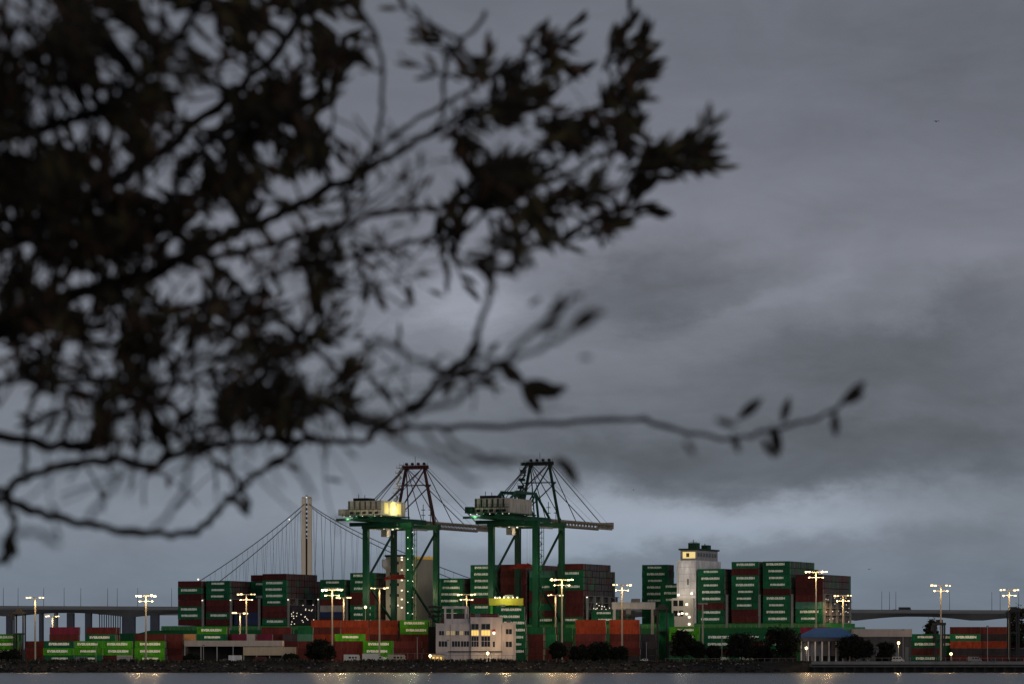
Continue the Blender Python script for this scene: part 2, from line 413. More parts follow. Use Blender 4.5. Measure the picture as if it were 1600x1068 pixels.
bay(827, 'SgGRRgRG', "the stack behind the right crane's right legs")
bay(871, 'RGgGRRRRG', 'the tall dark stack just right of the cranes', pal='KKRKKGRK', deep=lambda r: 9 if r < 12 else 8)
bay(924, 'GG', 'the two high pile right of the dark stack', rows=8)
bay(1003, 'GGGGGGGGG', 'the set back green stack left of the ship bridge', b0=30, rows=3, pal='GGGGR')
bay(1032, 'GGGGGG', 'the green stack touching the ship bridge', b0=15, rows=6, pal='GGGGR')
bay(1090, 'GGGGGRGG', 'the stack just right of the ship bridge')
bay(1143, 'GRGGGGGRR', 'the second stack right of the ship bridge', pal='GGKRR')
bay(1192, 'GGGGRGGGG', 'the third stack right of the ship bridge', pal='GGKGK', deep=lambda r: 9 if r < 12 else 8)
tE = t_of(1243)
n = 7
for i, c in enumerate('RRRRSGG'):
    q = Q(tE+6.1, 1.25, BASE+(6-i)*TP); nm = CNAME[c]+(' lettered' if c == 'G' else '')
    container(q, -TH, c, f"{nm} container, {'topmost of' if i==0 else ORD[i+1]+' from top of'} the ship's rightmost stack", 'containers stacked on the ship', lettered=c == 'G')
rr = random.Random(5)
for r in range(1, 14):
    for tier in range(7):
        c = rr.choice('KKRKGK' if tier > 2 else 'KKKKW' if r > 2 else 'RKK')
        if r == 13 and tier > 1: c = 'G'
        stuff_box(12.19, Q(tE+6.1, 1.25+2.5*r, BASE+tier*TP), -TH, c)

# ------------------------------------------------------------------ ship
HULLM = mat('hull_green', (.008,.10,.03), .5, vary=.3, scale=.1)
ship = thing('container_ship', Q(0,0,0), -TH, 'long green container ship berthed behind the cranes with two white towers', 'ship')
def lt(px, b=0): return t_of(px, b)
tl, tr = lt(278)-9, tE+16
mb = MB(); nh = 60; prev = None; Wd = 35.5
secs = []
for i in range(nh+1):
    u = i/nh; t_ = tl-38+(tr-tl+38)*u
    e = min(1, (u*6)) ; e = math.sqrt(max(0, 1-(1-e)**2)); e = max(e, .02)
    if u > .96: e = 1-.35*(u-.96)/.04
    hb = Wd/2*e; c = Wd/2; zt = 18.8 if u > .07 else 17.6
    secs.append([(t_, c-hb*.15, -9), (t_, c-hb*.93, -5), (t_, c-hb, 3), (t_, c-hb, zt), (t_, c+hb, zt), (t_, c+hb, 3), (t_, c+hb*.93, -5), (t_, c+hb*.15, -9)])
for sc_ in secs: mb.v += sc_
for i in range(nh):
    for j in range(8):
        a = i*8+j; b_ = i*8+(j+1) % 8; mb.f.append((a, b_, b_+8, a+8)); mb.m.append(0)
mb.f.append(tuple(range(8))); mb.m.append(0); mb.f.append(tuple(nh*8+j for j in range(7, -1, -1))); mb.m.append(0)
mb.build('hull', HULLM, ship)
mb = MB(); mb.box(tl, tr-2, .4, Wd-.4, 18.81, 20.8); mb.build('hatch_covers', mat('hatch_green_light_tint', (.03,.20,.04), .6), ship)  # lamplight along the deck edge is put into this brighter green
mb = MB()
for k in range(int((tr-tl)/2.4)):
    mb.box(tl+k*2.4, tl+k*2.4+.08, .1, .18, 18.81, 20.0)
mb.box(tl, tr, .1, .18, 20.0, 20.08); mb.box(tl, tr, .1, .18, 19.4, 19.46); mb.build('railing', PALE, ship)
for px in (316,360,404,450,497,541,722,777,868,917,1135,1186,1237,1287):
    t_ = lt(px); mb = MB()
    for y in (.2, 8, 16, 24, 32): mb.box(t_-.45, t_+.45, y, y+.8, 18.82, 33)
    for z in (24, 27, 30, 32.8): mb.box(t_-.5, t_+.5, .1, 34, z, z+.25)
    mb.bar((t_-.3,.1,21),(t_-.3,7.9,33),.15); mb.bar((t_-.3,8,21),(t_-.3,15.9,33),.15)
    o = mb.build('lashing_bridge', mat('lashing_steel', (.22,.22,.21), .6), ship)
    mb = MB(); mb.box(t_-.25, t_+.25, -.15, .19, 32.2, 32.6); 
    if random.random() < .5: mb.build('light', DOTE, o)
# bridge tower
t1, t2 = lt(1057), lt(1087)
zt = Z(875, 1655)
mb = MB(); mb.box(t1, t2, 0.3, 29, 20.9, zt); tw = mb.build('bridge_tower', WHITE, ship)
mb = MB(); mb.box(t1+1, t2-.3, 2, 26, zt+.01, Z(859, 1655)); mb.build('wheelhouse', mat('wheelhouse_white', (.30,.29,.28), .5), ship)
wz0, wz1 = Z(873.5,1655), Z(861,1655)
mb = MB(); mb.box(t1+2.1, t2-1.0, 1.9, 1.99, wz0+.5, wz1-.2); mb.build('lit_wheelhouse_window', mat('bridge_window_glow', (.5,.4,.2), emit=(1,.74,.30), estr=.75), ship)
mb = MB(); mb.box((t1+t2)/2-.7, (t1+t2)/2+.7, 1.84, 1.89, (wz0+wz1)/2-.7, (wz0+wz1)/2+1.0); mb.build('window_post', mat('bridge_bronze', (.18,.12,.05), .5), ship)
mb = MB()
for k in range(7): mb.box(t2-.28, t2-.2, 3+k*3.2, 5+k*3.2, wz0+1.2, wz1-.6)
mb.build('window', DGLASS, ship)
mb = MB(); mb.box(t1+.4, t2+.2, 1.2, 27, Z(859,1655)+.01, Z(859,1655)+.7); mb.build('wheelhouse_roof', GRND, ship)
zr = Z(859,1655)+.71
mb = MB(); mb.box(t1+4.6, t2-.5, 2, 6, zr, zr+2.4); mb.box(t1+5, t2-1, 16, 20, zr, zr+1.8); mb.build('roof_housing', GRND, ship)
mb = MB(); mb.box(t1+4, t1+4.3, 9, 9.3, zr, zr+4); mb.bar((t1+2.5, 9.1, zr+3),(t1+6,9.1,zr+3),.2); mb.box(t1+3.9,t1+4.4,22,22.3,zr,zr+2.6); mb.build('radar_mast', PALE, ship)
mb = MB(); mb.box(t1-2.0, t2-.8, -.6, .29, Z(978,1641), Z(933,1641)); wl = mb.build('stair_block', mat('lit_white', (.55,.50,.42), .5, vary=.15), ship)
mb = MB()
for zc in (941, 957):
    for a, b_ in ((t1-1.2, t1+.8),(t1+1.4, t1+3.4)): mb = MB(); mb.box(a, b_, -.66, -.61, Z(zc+4.5,1641), Z(zc-4.5,1641)); mb.build('opening', BLACK, wl)
mb = MB()
for (px, py) in ((1061,928),(1082,926),(1074,943),(1078,963),(1074,958),(1062,958),(1067,957),(1078,974)):
    t_ = lt(px); z = Z(py,1641); mb = MB(); mb.box(t_-.45, t_+.45, -1.0, -.7, z-.4, z+.4); mb.build('light', LAMPC, ship)
lamp(((t1+t2)/2, -6, 34), 900, ship, (1,.9,.72)); lamp(((t1+t2)/2-.5, -4, 44), 300, ship, (1,.93,.82))
mb = MB(); mb.box(t2-4, t2-3.4, .2, .29, Z(912,1641), Z(903,1641)); mb.build('port_hole', BLACK, ship)
for k in range(7):
    z_ = 23+k*3.1
    for q in range(7):
        if (k*3+q) % 4: mb = MB(); mb.box(t2+.01, t2+.07, 3+q*3.5, 4+q*3.5, z_, z_+1); mb.build('window', DGLASS, tw)
mb = MB(); mb.tube([(t1+.8,.2,22),(t1+.8,.2,Z(878,1655))], .12, 6); mb.build('pipe', PALE, tw)
mb = MB()
for z_ in range(24, 46, 3): mb.box(t1+.1, t2-.1, .2, .28, z_, z_+.12)
mb.build('deck_edge', PALE, tw)
# casing block with funnel behind the left crane
c1, c2 = lt(602), lt(633); Dz = 1700
mb = MB(); mb.box(c1, c2, .5, 9, 20.9, Z(868,Dz)); mb.box(c1+1, c2+1.5, 9.01, 27, 20.9, Z(871,Dz)); cs = mb.build('engine_casing', mat('casing_tan', (.42,.38,.30), .55, vary=.15), ship)
mb = MB(); mb.box(c1-.4, c2+.3, .1, 8.4, Z(868,Dz)+.01, Z(865,Dz)); mb.build('casing_roof', GRND, ship)
mb = MB(); mb.tube([(c1+1,.8,Z(887,Dz)),(c1+.6,.6,Z(883,Dz)),(c1+.6,.6,Z(872,Dz))],[1.2,2.4,2.4],12); mb.build('lookout', WHITE, ship)
mb = MB()
for k in range(4): mb.box(c2+1.52, c2+1.6, 14+k*3, 15.7+k*3, Z(871,Dz)+.2, Z(864.5+(k%2)*1.5,Dz))
mb.box(c1+2, c2+1.2, 10, 26, Z(871,Dz)+.01, Z(867,Dz)); mb.build('funnel_top', mat('funnel_painted_glow', (.5,.3,.05), emit=(1,.6,.12), estr=.16), ship)  # yellow lamplight on the funnel top painted in as weak emission
mb = MB()
for z in (869,873,889,905,921,935,948): mb = MB(); mb.box(c2-2.3, c2-1.5, .38, .49, Z(z+1,Dz), Z(z-1,Dz)); mb.build('light', DOTE, ship)
mb = MB()
for z in range(5):
    zz_ = Z(880+z*17, Dz); mb.box(c1+2, c1+4, .42, .49, zz_, zz_+1.3); mb.box(c1+5.2, c1+6.6, .42, .49, zz_, zz_+1.3)
mb.build('window', DGLASS, ship)
lamp((c2+11, -14, 34), 3400, ship, (1,.82,.5)); lamp((c1+2,-8,30), 900, ship, (1,.85,.6))  # added lamps without fittings, placed to wash the casing with light
# reefer lights
mb = MB(); rr = random.Random(2)
for r in range(14):
    for tier in range(4):
        if rr.random() < .55: y = 1.25+2.5*r+rr.uniform(-.8,.8); z = BASE+tier*TP+rr.uniform(.5,2.3); mb.box(tE+12.35, tE+12.5, y-.16, y+.16, z-.16, z+.16)
for _ in range(26):
    t_ = lt(455)+rr.uniform(0,12); z = BASE+rr.uniform(0,9); mb.box(t_-.18, t_+.18, -.12, -.05, z-.18, z+.18)
for _ in range(12):
    t_ = lt(924)+rr.uniform(0,12); z = BASE+rr.uniform(6,8.8); mb.box(t_-.18, t_+.18, -.12, -.05, z-.18, z+.18)
mb.build('reefer_light', mat('reefer_glow', (.8,.8,.7), emit=(1,.85,.65), estr=1.1), ship)

# ------------------------------------------------------------------ ship-to-shore cranes
def sts(px, label, frame, glow, py_top):
    G = 27.0; LX = 21.0; bn = -31.0
    t0 = t_of(px, bn); root = thing('container_crane', Q(t0, bn, GZ), -TH, label, 'gantry crane', 'ship to shore cranes on the quay')
    H = 58.5
    legs = {}
    for i, (x, y) in enumerate(((0,0),(LX,0),(0,G),(LX,G))):
        mb = MB(); wdt = 2.5 if y == 0 else 2.3
        mb.box(x-wdt/2, x+wdt/2, y-1, y+1, 2.2, H); l = mb.build('leg', GRN if i != 2 else GRND, root); legs[i] = l  # shade on the far left leg is painted in as a darker green
        mb = MB(); mb.box(x-4.5, x+4.5, y-.8, y+.8, .9, 2.19)
        for k in (-3.6,-1.2,1.2,3.6): mb.tube([(x+k,y-.4,.5),(x+k,y+.4,.5)], .5, 10)
        mb.build('bogie', GRND, root)
    mb = MB(); 
    for y in (0, G): mb.box(1.3, LX-1.3, y-.9, y+.9, 13, 15.4)
    for x in (0, LX): mb.box(x-.8, x+.8, 1.05, G-1.05, 13.2, 15.2)
    mb.build('portal_beam', GRN, root)
    mb = MB()
    for y in (0, G): mb.box(-1.6, LX+1.6, y-1.2, y+1.2, H+.01, H+2.4)
    mb.build('top_beam', GRN, root)
    mb = MB()
    for x in (0, LX):
        mb.bar((x, G-1.2, H-1.5), (x, 1.2, 36.5), .75); mb.bar((x, 1.2, 34.5), (x, G-1.2, 18), .75)
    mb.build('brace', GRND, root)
    gx0, gx1 = LX/2-3.4, LX/2+3.4
    mb = MB()
    for x in (gx0, gx1):
        mb.box(x-.6, x+.6, -25, G+3, H+2.41, H+4.6)
    for y in range(-24, int(G)+4, 6): mb.box(gx0+.61, gx1-.61, y-.25, y+.25, H+3, H+3.6)
    mb.box(-1.5, LX+1.2, -25.4, -24.6, H+2.6, H+3.6); mb.box(-1, LX+1, -14, -13.4, H+.6, H+2.3)
    mb.build('girder', GRN, root)
    # boom (trussed box beams, tan lamp glow painted into their colour)
    mb = MB(); yb0, yb1 = G+3.1, G+71
    zb = H+2.3
    for x in (gx0, gx1):
        mb.box(x-.45, x+.45, yb0, yb1, zb+1.2, zb+2.0); mb.box(x-.35, x+.35, yb0, yb1, zb-.9, zb-.2)
        y = yb0
        while y+3.4 < yb1:
            mb.bar((x, y, zb-.3), (x, y+1.7, zb+1.3), .22); mb.bar((x, y+1.7, zb+1.3), (x, y+3.4, zb-.3), .22); y += 3.4
    y = yb0+1
    while y < yb1: mb.box(gx0+.46, gx1-.46, y-.2, y+.2, zb+1.3, zb+1.8); y += 4.5
    mb.box(gx0-1.6, gx0-.6, yb0, yb1-2, zb+1.25, zb+1.4); mb.box(gx0-1.6, gx0-1.5, yb0, yb1-2, zb+2.2, zb+2.3)
    y = yb0
    while y < yb1-2: mb.box(gx0-1.6, gx0-1.52, y, y+.1, zb+1.4, zb+2.2); y += 2.2
    mb.box(gx0-.5, gx1+.5, yb1+.01, yb1+1.2, zb-.3, zb+2.6)
    mb.build('boom', mat('boom_glow_tint', (.27,.23,.18), .6, vary=.6, scale=.8, streak=False), root)
    # machinery house
    hz0, hz1 = H+4.61, H+11.4
    mb = MB(); mb.box(1.5, 17.5, -20, 3.5, hz0+.5, hz1)
    hs = mb.build('machinery_house', OFFW, root)
    mb = MB(); mb.box(.2, 19, -23, 5, hz0, hz0+.49)
    for x in range(0, 20, 2): mb.box(x+.2, x+.28, -23, -22.92, hz0+.5, hz0+1.6)
    mb.box(.2, 19, -23, -22.92, hz0+1.55, hz0+1.62); mb.build('platform', GRND, root)
    mb = MB(); mb.box(3.5, 10.5, -19, -12, hz1+.01, hz1+1.2); mb.box(5, 5.2, -17, -16.8, hz1+1.2, hz1+3); mb.box(8, 8.2, -17, -16.8, hz1+1.2, hz1+2.6); mb.build('roof_unit', BLACK, hs)
    for y in (-20.5, 4.0):
        mb = MB(); mb.box(1.2, 17.8, y-.05, y+.4, hz0+2.9, hz0+3.15); mb.box(1.2, 17.8, y-.3, y-.22, hz0+4.1, hz0+4.2)
        for x in range(2, 18, 2): mb.box(x, x+.12, y-.3, y-.2, hz0+.5, hz0+4.2)
        for k in range(6): mb.box(1.9+k*2.6, 2.5+k*2.6, y+.1, y+.48, hz0+3.16, hz1-.3)
        mb.build('walkway', GRND if not glow else mat('walkway_grey', (.09,.085,.07), .7), hs)
    mb = MB(); mb.box(-2.2, 1.1, -22, -18, hz0+.5, hz0+3.2); mb.build('side_cabin', OFFW if glow else GRND, root)
    mb = MB()
    for k in range(5): mb.box(2.4+k*3, 4.2+k*3, -20.06, -20.01, hz0+1, hz0+2.1)
    mb.build('vent', BLACK, hs)
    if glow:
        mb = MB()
        for k in range(3): mb = MB(); mb.box(17.52, 17.6, -17+k*6.2, -13.4+k*6.2, hz0+1.3, hz1-.8); mb.build('painted_glow_panel', mat('house_painted_light', (.6,.5,.2), emit=(1,.82,.25), estr=.32), hs)  # emissive panels put the yellow floodlight on the house end into the surface
        lamp((20.5, -8, hz0+3), 2600, root, (1,.88,.4), .4); lamp((9,-23.5,hz0+1), 250, root, (1,.8,.5), .3); lamp((15,-23.5,hz0+1), 250, root, (1,.8,.5), .3)
    # apex frame over the waterside legs
    az = (Z(py_top, Q(t0+LX/2, bn+G).y))-GZ
    ax0, ax1 = LX/2-4.6, LX/2+4.6; yA = G
    mb = MB()
    for xa, xb in ((1.0, ax0), (LX-1.0, ax1)):
        mb.bar((xa, yA, H+2.4), (xb, yA, az-3), 1.0, .9)
    mb.build('apex_post', MATS.get('post_maroon') or mat('post_maroon', (.05,.016,.018), .6) if glow else GRND, root)
    mb = MB()
    for sgn, xa, xb in ((1, gx0, ax1), (1, gx1, ax0)):
        mb.bar((xa, yA-13, H+4.6), (xb, yA+.5, az-3), .5); 
    mb.bar((2.8, yA+.2, H+20), (LX-2.8, yA+.2, H+20), .5); mb.bar((1.6, yA+.3, H+6), (LX-2.9, yA+.3, H+20), .4)
    mb.build('cross_brace', mat('brace_maroon', (.05,.016,.018), .6) if glow else GRND, root)
    mb = MB(); mb.box(ax0-1.4, ax1+1.6, yA-1.2, yA+1.2, az-3, az-1.4)
    for k in range(4): mb.tube([(ax0+.4+k*2.9, yA-.5, az-.7),(ax0+.4+k*2.9, yA+.5, az-.7)], .6, 10)
    mb.box(ax0-2.4, ax1+2.4, yA-1.3, yA-1.2, az-1.2, az-1.05); 
    for k in range(8): mb.box(ax0-2.4+k*1.95, ax0-2.3+k*1.95, yA-1.3, yA-1.2, az-3, az-.2)
    mb.box(LX/2, LX/2+.15, yA, yA+.15, az, az+2.6); mb.build('apex_head', mat('apex_dark', (.05,.012,.012), .6) if glow else mat('apex_green_dark', (.012,.02,.014), .6), root)
    mb = MB()
    for x, xg in ((ax0, gx0), (ax1, gx1)):
        for yt in (14, 31, 58): mb.tube([(x, yA+.6, az-2.2), (xg, G+yt, zb+2.1)], .2, 5)
        for yt in (-22, -6): mb.tube([(x, yA-.6, az-2.2), (xg, yt, H+4.6 if yt < -20 or yt > 3.6 else hz1)], .2, 5)
        mb.bar((x, yA-1, az-2.4), (xg, yt-10 if False else -2, hz1), .2)
        mb.tube([(x, yA+1, az-1), (xg, G+66, zb+2.2)], .07, 4)
    mb.build('stay', CABLE, root)
    mb = MB(); zc = H+12; k = 0          # zigzag stair on the left apex post
    while zc < az-4:
        f = (zc-H)/(az-H); xx = 1+(ax0-1)*f-1.4; xn = xx+.3
        mb.bar((xx+(k%2)*1.7-.8, yA-1.2, zc), (xx+((k+1)%2)*1.7-.8, yA-1.2, zc+2.2), .7, .5); mb.box(xx-1.5, xx+1.5, yA-2.2, yA-.9, zc+2.15, zc+2.45); mb.box(xx-1.5, xx-1.4, yA-2.2, yA-2.1, zc+2.45, zc+3.4); mb.box(xx-1.5, xx+1.5, yA-2.2, yA-2.1, zc+3.3, zc+3.4); zc += 2.25; k += 1
    mb.build('stair', PALE if glow else GRND, root)
    if glow:
        for q in (.35,.7): lamp((1+(ax0-1)*q-4, yA-6, H+(az-H)*q), 320, root, (1,.9,.65), .3)  # added lamps without fittings, to brighten the pale stair
    # instruments
    mb = MB()
    for x, h in ((LX-5, 9), (LX-1.4, 8)):
        mb.box(x-.12, x+.12, yA-3, yA-2.8, H+2.4, H+2.4+h)
        for z in (4, 6.4): mb.box(x-.9, x+.9, yA-3.2, yA-2.6, H+2.4+z, H+2.7+z)
    mb.build('antenna_post', GRND, root)
    # stair and lift tower on the landside right leg with lights
    mb = MB()
    for x in (LX+1.35, LX+3.3):
        for y in (-1, 1): mb.box(x-.1, x+.1, y-.1, y+.1, 3, H-.5)
    k = 0; z = 4.0
    while z < H-3:
        a, b_ = (LX+1.4, LX+3.2) if k % 2 else (LX+3.2, LX+1.4)
        mb.bar((a, -.95, z), (b_, -.95, z+2.6), .3, .2); mb.box(LX+1.3, LX+3.4, -1, 1, z+2.55, z+2.7); z += 2.6; k += 1
    mb.build('stair_tower', GRN, root)
    mb = MB(); z = 12
    if glow:
        while z < H-1: mb = MB(); mb.box(LX-.1, LX+.2, -1.3, -1.05, z, z+.35); mb.build('light', DOTE, root); z += 4.7
        z = 14
        while z < H: mb = MB(); mb.box(LX+2.2, LX+2.45, -1.25, -1.05, z, z+.3); mb.build('light', DOTE, root); z += 7.1
        for z in (20, 34, 50): lamp((LX+3, -4, z), 260, root, (.9,1,.6), .3)
    # trolley, cab, wires and spreader
    sy = G*.36; sz = (Z(903 if glow else 886, Q(t0+LX/2, bn+sy).y))-GZ
    mb = MB(); mb.box(gx0-.5, gx1+.5, sy-4, sy+4, H+1.1, H+2.2); mb.box(gx0-4.2, gx0-1.4, sy-1, sy+2.2, H-3.2, H-.4); mb.box(gx0-3, gx0-2.7, sy, sy+.3, H-.4, H+2); mb.box(gx0-6, gx0-5.7, sy-9, sy+12, H-.2, H+.6); mb.box(gx1+5, gx1+5.3, sy-9, sy+12, H-.6, H+.2)
    mb.build('trolley', PALE, root)
    mb = MB()
    for x in (gx0+.8, gx1-.8):
        for y in (sy-1.5, sy+1.5): mb.tube([(x, y, H+1), (x, y, sz+1.4)], .035, 4)
    mb.build('hoist_wire', CABLE, root)
    mb = MB(); mb.box(LX/2-6.1, LX/2+6.1, sy-.5, sy+.5, sz-.4, sz+.5); mb.box(LX/2-2.6, LX/2+2.6, sy-1.2, sy+1.2, sz+.51, sz+1.6)
    for x in (LX/2-6.1, LX/2+5.5): mb.box(x, x+.6, sy-1.2, sy+1.2, sz-.7, sz-.41)
    mb.bar((LX/2-6, sy, sz+.3), (LX/2-2, sy, sz+1.8), .3); mb.bar((LX/2+6, sy, sz+.3), (LX/2+2, sy, sz+1.8), .3)
    mb.build('spreader', REDST, root)
    mb = MB()
    for x in range(1, 20, 3): mb.box(x, x+.25, -23.3, -23.01, hz0-.1, hz0+.1)
    for y in (5, 12, 20): mb.box(LX/2-8, LX/2-7.4, y, y+.5, H+.2, H+.6)
    mb.build('flood_light', DOTE, root)
    lamp((-4, -12, 30), 1800, root, (.9,1,.6), .5); lamp((LX+7, -10, 40), 2600, root, (1,.95,.6), .5); lamp((4, -26, hz0-1), 500, root, (.8,1,.5), .3)
    lamp((LX/2, sy, H-2), 1500, root, (1,.8,.5), .5)
    if frame:
        zt_ = Z(770, Q(t0, bn).y)-GZ
        for x in (gx0, gx1):
            mb = MB(); pts = [(x,-23,H+4.6),(x,-5,zt_),(x,15.5,zt_),(x,G+2.5,H+4.6)]
            for p, q in zip(pts, pts[1:]): mb.bar(p, q, 1.2 if p[2] == q[2] else .8)
            mb.bar((x,-5,zt_),(x,-9,H+5),.7); mb.bar((x,-5,zt_),(x,6,H+5),.6); mb.bar((x,15.5,zt_),(x,4,H+5),.6); mb.bar((x,15.5,zt_),(x,18,H+4.7),.8); mb.build('truss_side', GRN, root)
        for y in (-5, 5, 15.5): mb = MB(); mb.bar((gx0+.5,y,zt_),(gx1-.5,y,zt_),.6); mb.build('truss_tie', GRN, root)
        mb = MB()
        for k in range(5):
            zz_ = H+14+k*3.4; f = (zz_-H)/(az-H); mb.box(1+(ax0-1)*f-3.2, 1+(ax0-1)*f-1.2, yA-1.4, yA+.8, zz_, zz_+1.2)
        mb.build('landing', GRND, root)
    return root
sts(572, 'green ship to shore crane on the left with yellow lit machinery house', False, True, 722)
sts(768, 'green ship to shore crane on the right with green truss over its machinery house', True, False, 716)

# ------------------------------------------------------------------ yard gantries
def rtg(px0, px1, ytop, D, label, m, lit):
    h = Z(ytop, D)-GZ; wd = X(px1, D)-X(px0, D); root = thing('yard_crane', (X(px0, D), D, GZ), 0, label, 'yard crane')
    mb = MB()
    for y in (0, 7): mb.box(-1, wd+1, y-.5, y+.5, h-2.9, h)
    mb.build('beam', mat('rtg_beam_light_tint', (.34,.31,.04), .5) if lit else m, root)  # floodlight on the lit beam is painted in as a yellow colour
    for x in (0, wd):
        for y in (0, 7): mb = MB(); mb.box(x-.5, x+.5, y-.45, y+.45, 1.8, h-2.21); mb.build('leg', m, root)
        mb = MB(); mb.box(x-.7, x+.7, -1.5, 8.5, .9, 1.79); mb.bar((x,0,h-6),(x,7,h-6),.4); mb.box(x-.9,x+.9,1.5,5.5,1.8,4.6); mb.build('sill_beam', m, root)
        for y in (-.5, 1.8, 5.2, 7.5): mb = MB(); mb.tube([(x-.35,y,.85),(x+.35,y,.85)], .84, 14); mb.build('wheel', BLACK, root)
    mb = MB(); mb.box(wd*.45, wd*.45+3.5, -.9, 7.9, h+.01, h+1.4); mb.box(wd*.3, wd*.3+2, -1.6, .2, h-5, h-2.6); mb.build('trolley', STEEL, root)
    if lit:
        mb = MB()
        for k in range(6): mb = MB(); mb.box(wd*(.1+.15*k), wd*(.1+.15*k)+.6, -.9, -.52, h+.05, h+.6); mb.build('flood_light', LAMPC, root)
        lamp((wd*.5, -5, h+.5), 1600, root, (1,.95,.35)); lamp((-2, -3, h-8), 700, root, (.6,1,.4), .3); lamp((wd+2, -3, h-10), 700, root, (.6,1,.4), .3)
    return root
rtg(768, 814, 934, 1590, 'green yard crane with floodlit beam behind the office block', mat('rtg_green', (.03,.16,.02), .5), True)
rtg(960, 1020, 940, 1575, 'grey yard crane behind the stacked orange containers', mat('rtg_grey', (.30,.31,.33), .5), False)

# ------------------------------------------------------------------ yard containers
YR = math.radians(-7)
def ystack(px, D, cols, desc, L_=12.19, rz=YR, rows=1, t0=0, grp='containers stacked in the yard', pal=None):
    """cols bottom first, px = left edge"""
    cx_ = X(px, D)+math.cos(rz)*L_/2; n = len(cols)
    for i, c in enumerate(cols):
        if c == '-': continue
        if (D >= 1560 and n > 3 and i < (3 if n > 5 else 2)) or (D >= 1556 and n > 4 and i == 0):
            stuff_box(L_, (cx_, D+1.3, GZ+(i+t0)*2.88), rz, {'G':'G','R':'R','K':'K','O':'O','Y':'G'}.get(c.upper(), 'R')); continue
        q = (cx_+random.uniform(-.25,.25), D+1.3+math.sin(-rz)*0, GZ+(i+t0)*2.88)
        nm = CNAME[c]
        top = n-i
        pos = 'topmost of' if top == 1 and n > 1 else ('single,' if n == 1 else ORD[top]+' from top of')
        lab = f'{nm} container, {pos} {desc}' if n > 1 else f'{nm} container, {desc}'
        container(q, rz, c, lab, grp, L_, lettered=c in 'GY')
    for r in range(1, rows):
        for i in range(n-(r % 2)):
            c = random.choice(pal or 'RGGRK')
            stuff_box(L_, (cx_+random.uniform(-.2,.2)+math.sin(-rz)*2.6*r, D+1.3+2.6*r, GZ+i*2.88), rz, c)
ystack(-18, 1556, 'TYYY', 'the stack cut by the left edge', rows=3)
ystack(38, 1556, 'RRR', 'the stack behind the far left light mast', rows=4)
ystack(78, 1565, '-GGRM', 'the magenta topped stack left of two lamplit stacks')
ystack(68, 1542, 'GYG', 'the stack in front of the magenta topped one')
ystack(113, 1548, 'GYY', 'the lamplit stack right of the magenta topped one')
ystack(135, 1572, 'KKGGR', 'the dark stack behind the lamplit stacks', rows=3)
ystack(160, 1548, 'RYY', 'the lamplit stack over a red box', rows=2)
ystack(183, 1535, 'W', 'standing alone low before the lamplit stack over red', L_=6.06)
ystack(211, 1548, 'YYYR', 'the stack behind the second light mast', rows=3, pal='RRR')
ystack(263, 1552, 'RRRR', 'the short red stack left of the tan boxes', L_=6.06)
ystack(277, 1556, 'YWTT', 'the tan topped stack at the canopy left end', L_=7.5)
ystack(308, 1562, 'GGGGY', 'the stack rising behind the long canopy', rows=3)
ystack(355, 1562, 'RRRR', 'the red stack behind the canopy middle', rows=5)
ystack(362, 1556, 'RKKM', 'the left magenta pile behind the canopy', L_=6.06)
ystack(383, 1556, 'RKRW', 'the white topped pile between magenta ones', L_=4)
ystack(402, 1556, 'RKKM', 'the right magenta pile behind the canopy', L_=6.06)
ystack(408, 1566, 'RRRRR', 'the tall red stack behind the magenta piles', rows=3)
ystack(426, 1556, 'RRW', 'the white topped pile right of the magenta ones', L_=4)
ystack(442, 1560, 'KRRK', 'the dark stack at the canopy right end', L_=6.06)
ystack(466, 1560, 'TTRSG', 'the narrow stack behind the waterfront tree', L_=6.06)
ystack(486, 1570, 'RRRORO', 'the orange red stack behind the waterfront tree', rows=3, pal='OOR')
ystack(523, 1552, 'RRRY', 'the stack with one bright green box', rows=1)
ystack(530, 1572, 'RRROOO', 'the orange red stack left of the tall mast', rows=3, pal='OOR')
ystack(576, 1572, 'RRRROO', 'the orange red stack right of the tall mast', rows=3, pal='OOR')
ystack(567, 1545, 'YYY', 'the low green stack under the left crane')
ystack(613, 1550, 'RRR', 'the low red stack left of the office', rows=2)
ystack(625, 1566, 'RRRRYY', 'the bright green topped stack left of the office', rows=3, pal='YYR'.replace('Y','G'))
ystack(690, 1580, 'RRRRRRK', 'the dark stack above the office roof left', rows=2)
ystack(733, 1580, 'RRRRRSR', 'the red stack above the office roof middle', rows=2)
ystack(775, 1584, 'RRRRRGGG', 'the green stack inside the green yard crane', rows=2)
ystack(784, 1556, 'GGGGGG', 'the green stack partly behind the office right end', rows=2, L_=10)
ystack(826, 1560, 'RRRRG', 'the narrow stack right of the office', L_=6.06, rows=4)
ystack(846, 1566, 'RRGGG', 'the green topped narrow stack right of the office', L_=6.06, rows=4)
ystack(872, 1572, 'RKKGG', 'the stack behind the twin lamp masts', L_=6.06)
ystack(900, 1556, 'KRRROO'.replace('KRRR','KRRR')[:6], 'the orange stack left of the lone mast', rows=2, pal='OR')
ystack(953, 1556, 'KRRROO', 'the orange stack behind the lone mast', rows=2, pal='OR')
ystack(1002, 1562, 'KKKK', 'the dark stack beside the grey yard crane', L_=6.06, rows=2)
ystack(1030, 1566, 'GGGGGGG', 'the narrow green stack right of the grey yard crane', L_=6.06)
ystack(1046, 1556, 'GKKYY', 'the stack before the ship bridge')
ystack(1100, 1556, 'GRGG', 'the first green stack before the hull', rows=2, pal='G')
ystack(1148, 1556, 'GGRG', 'the second green stack before the hull', rows=2, pal='G')
ystack(1198, 1556, 'KGGR', 'the third green stack before the hull', rows=2, pal='G')
ystack(1252, 1566, 'KRRRM', 'the maroon topped stack behind the pavilion')
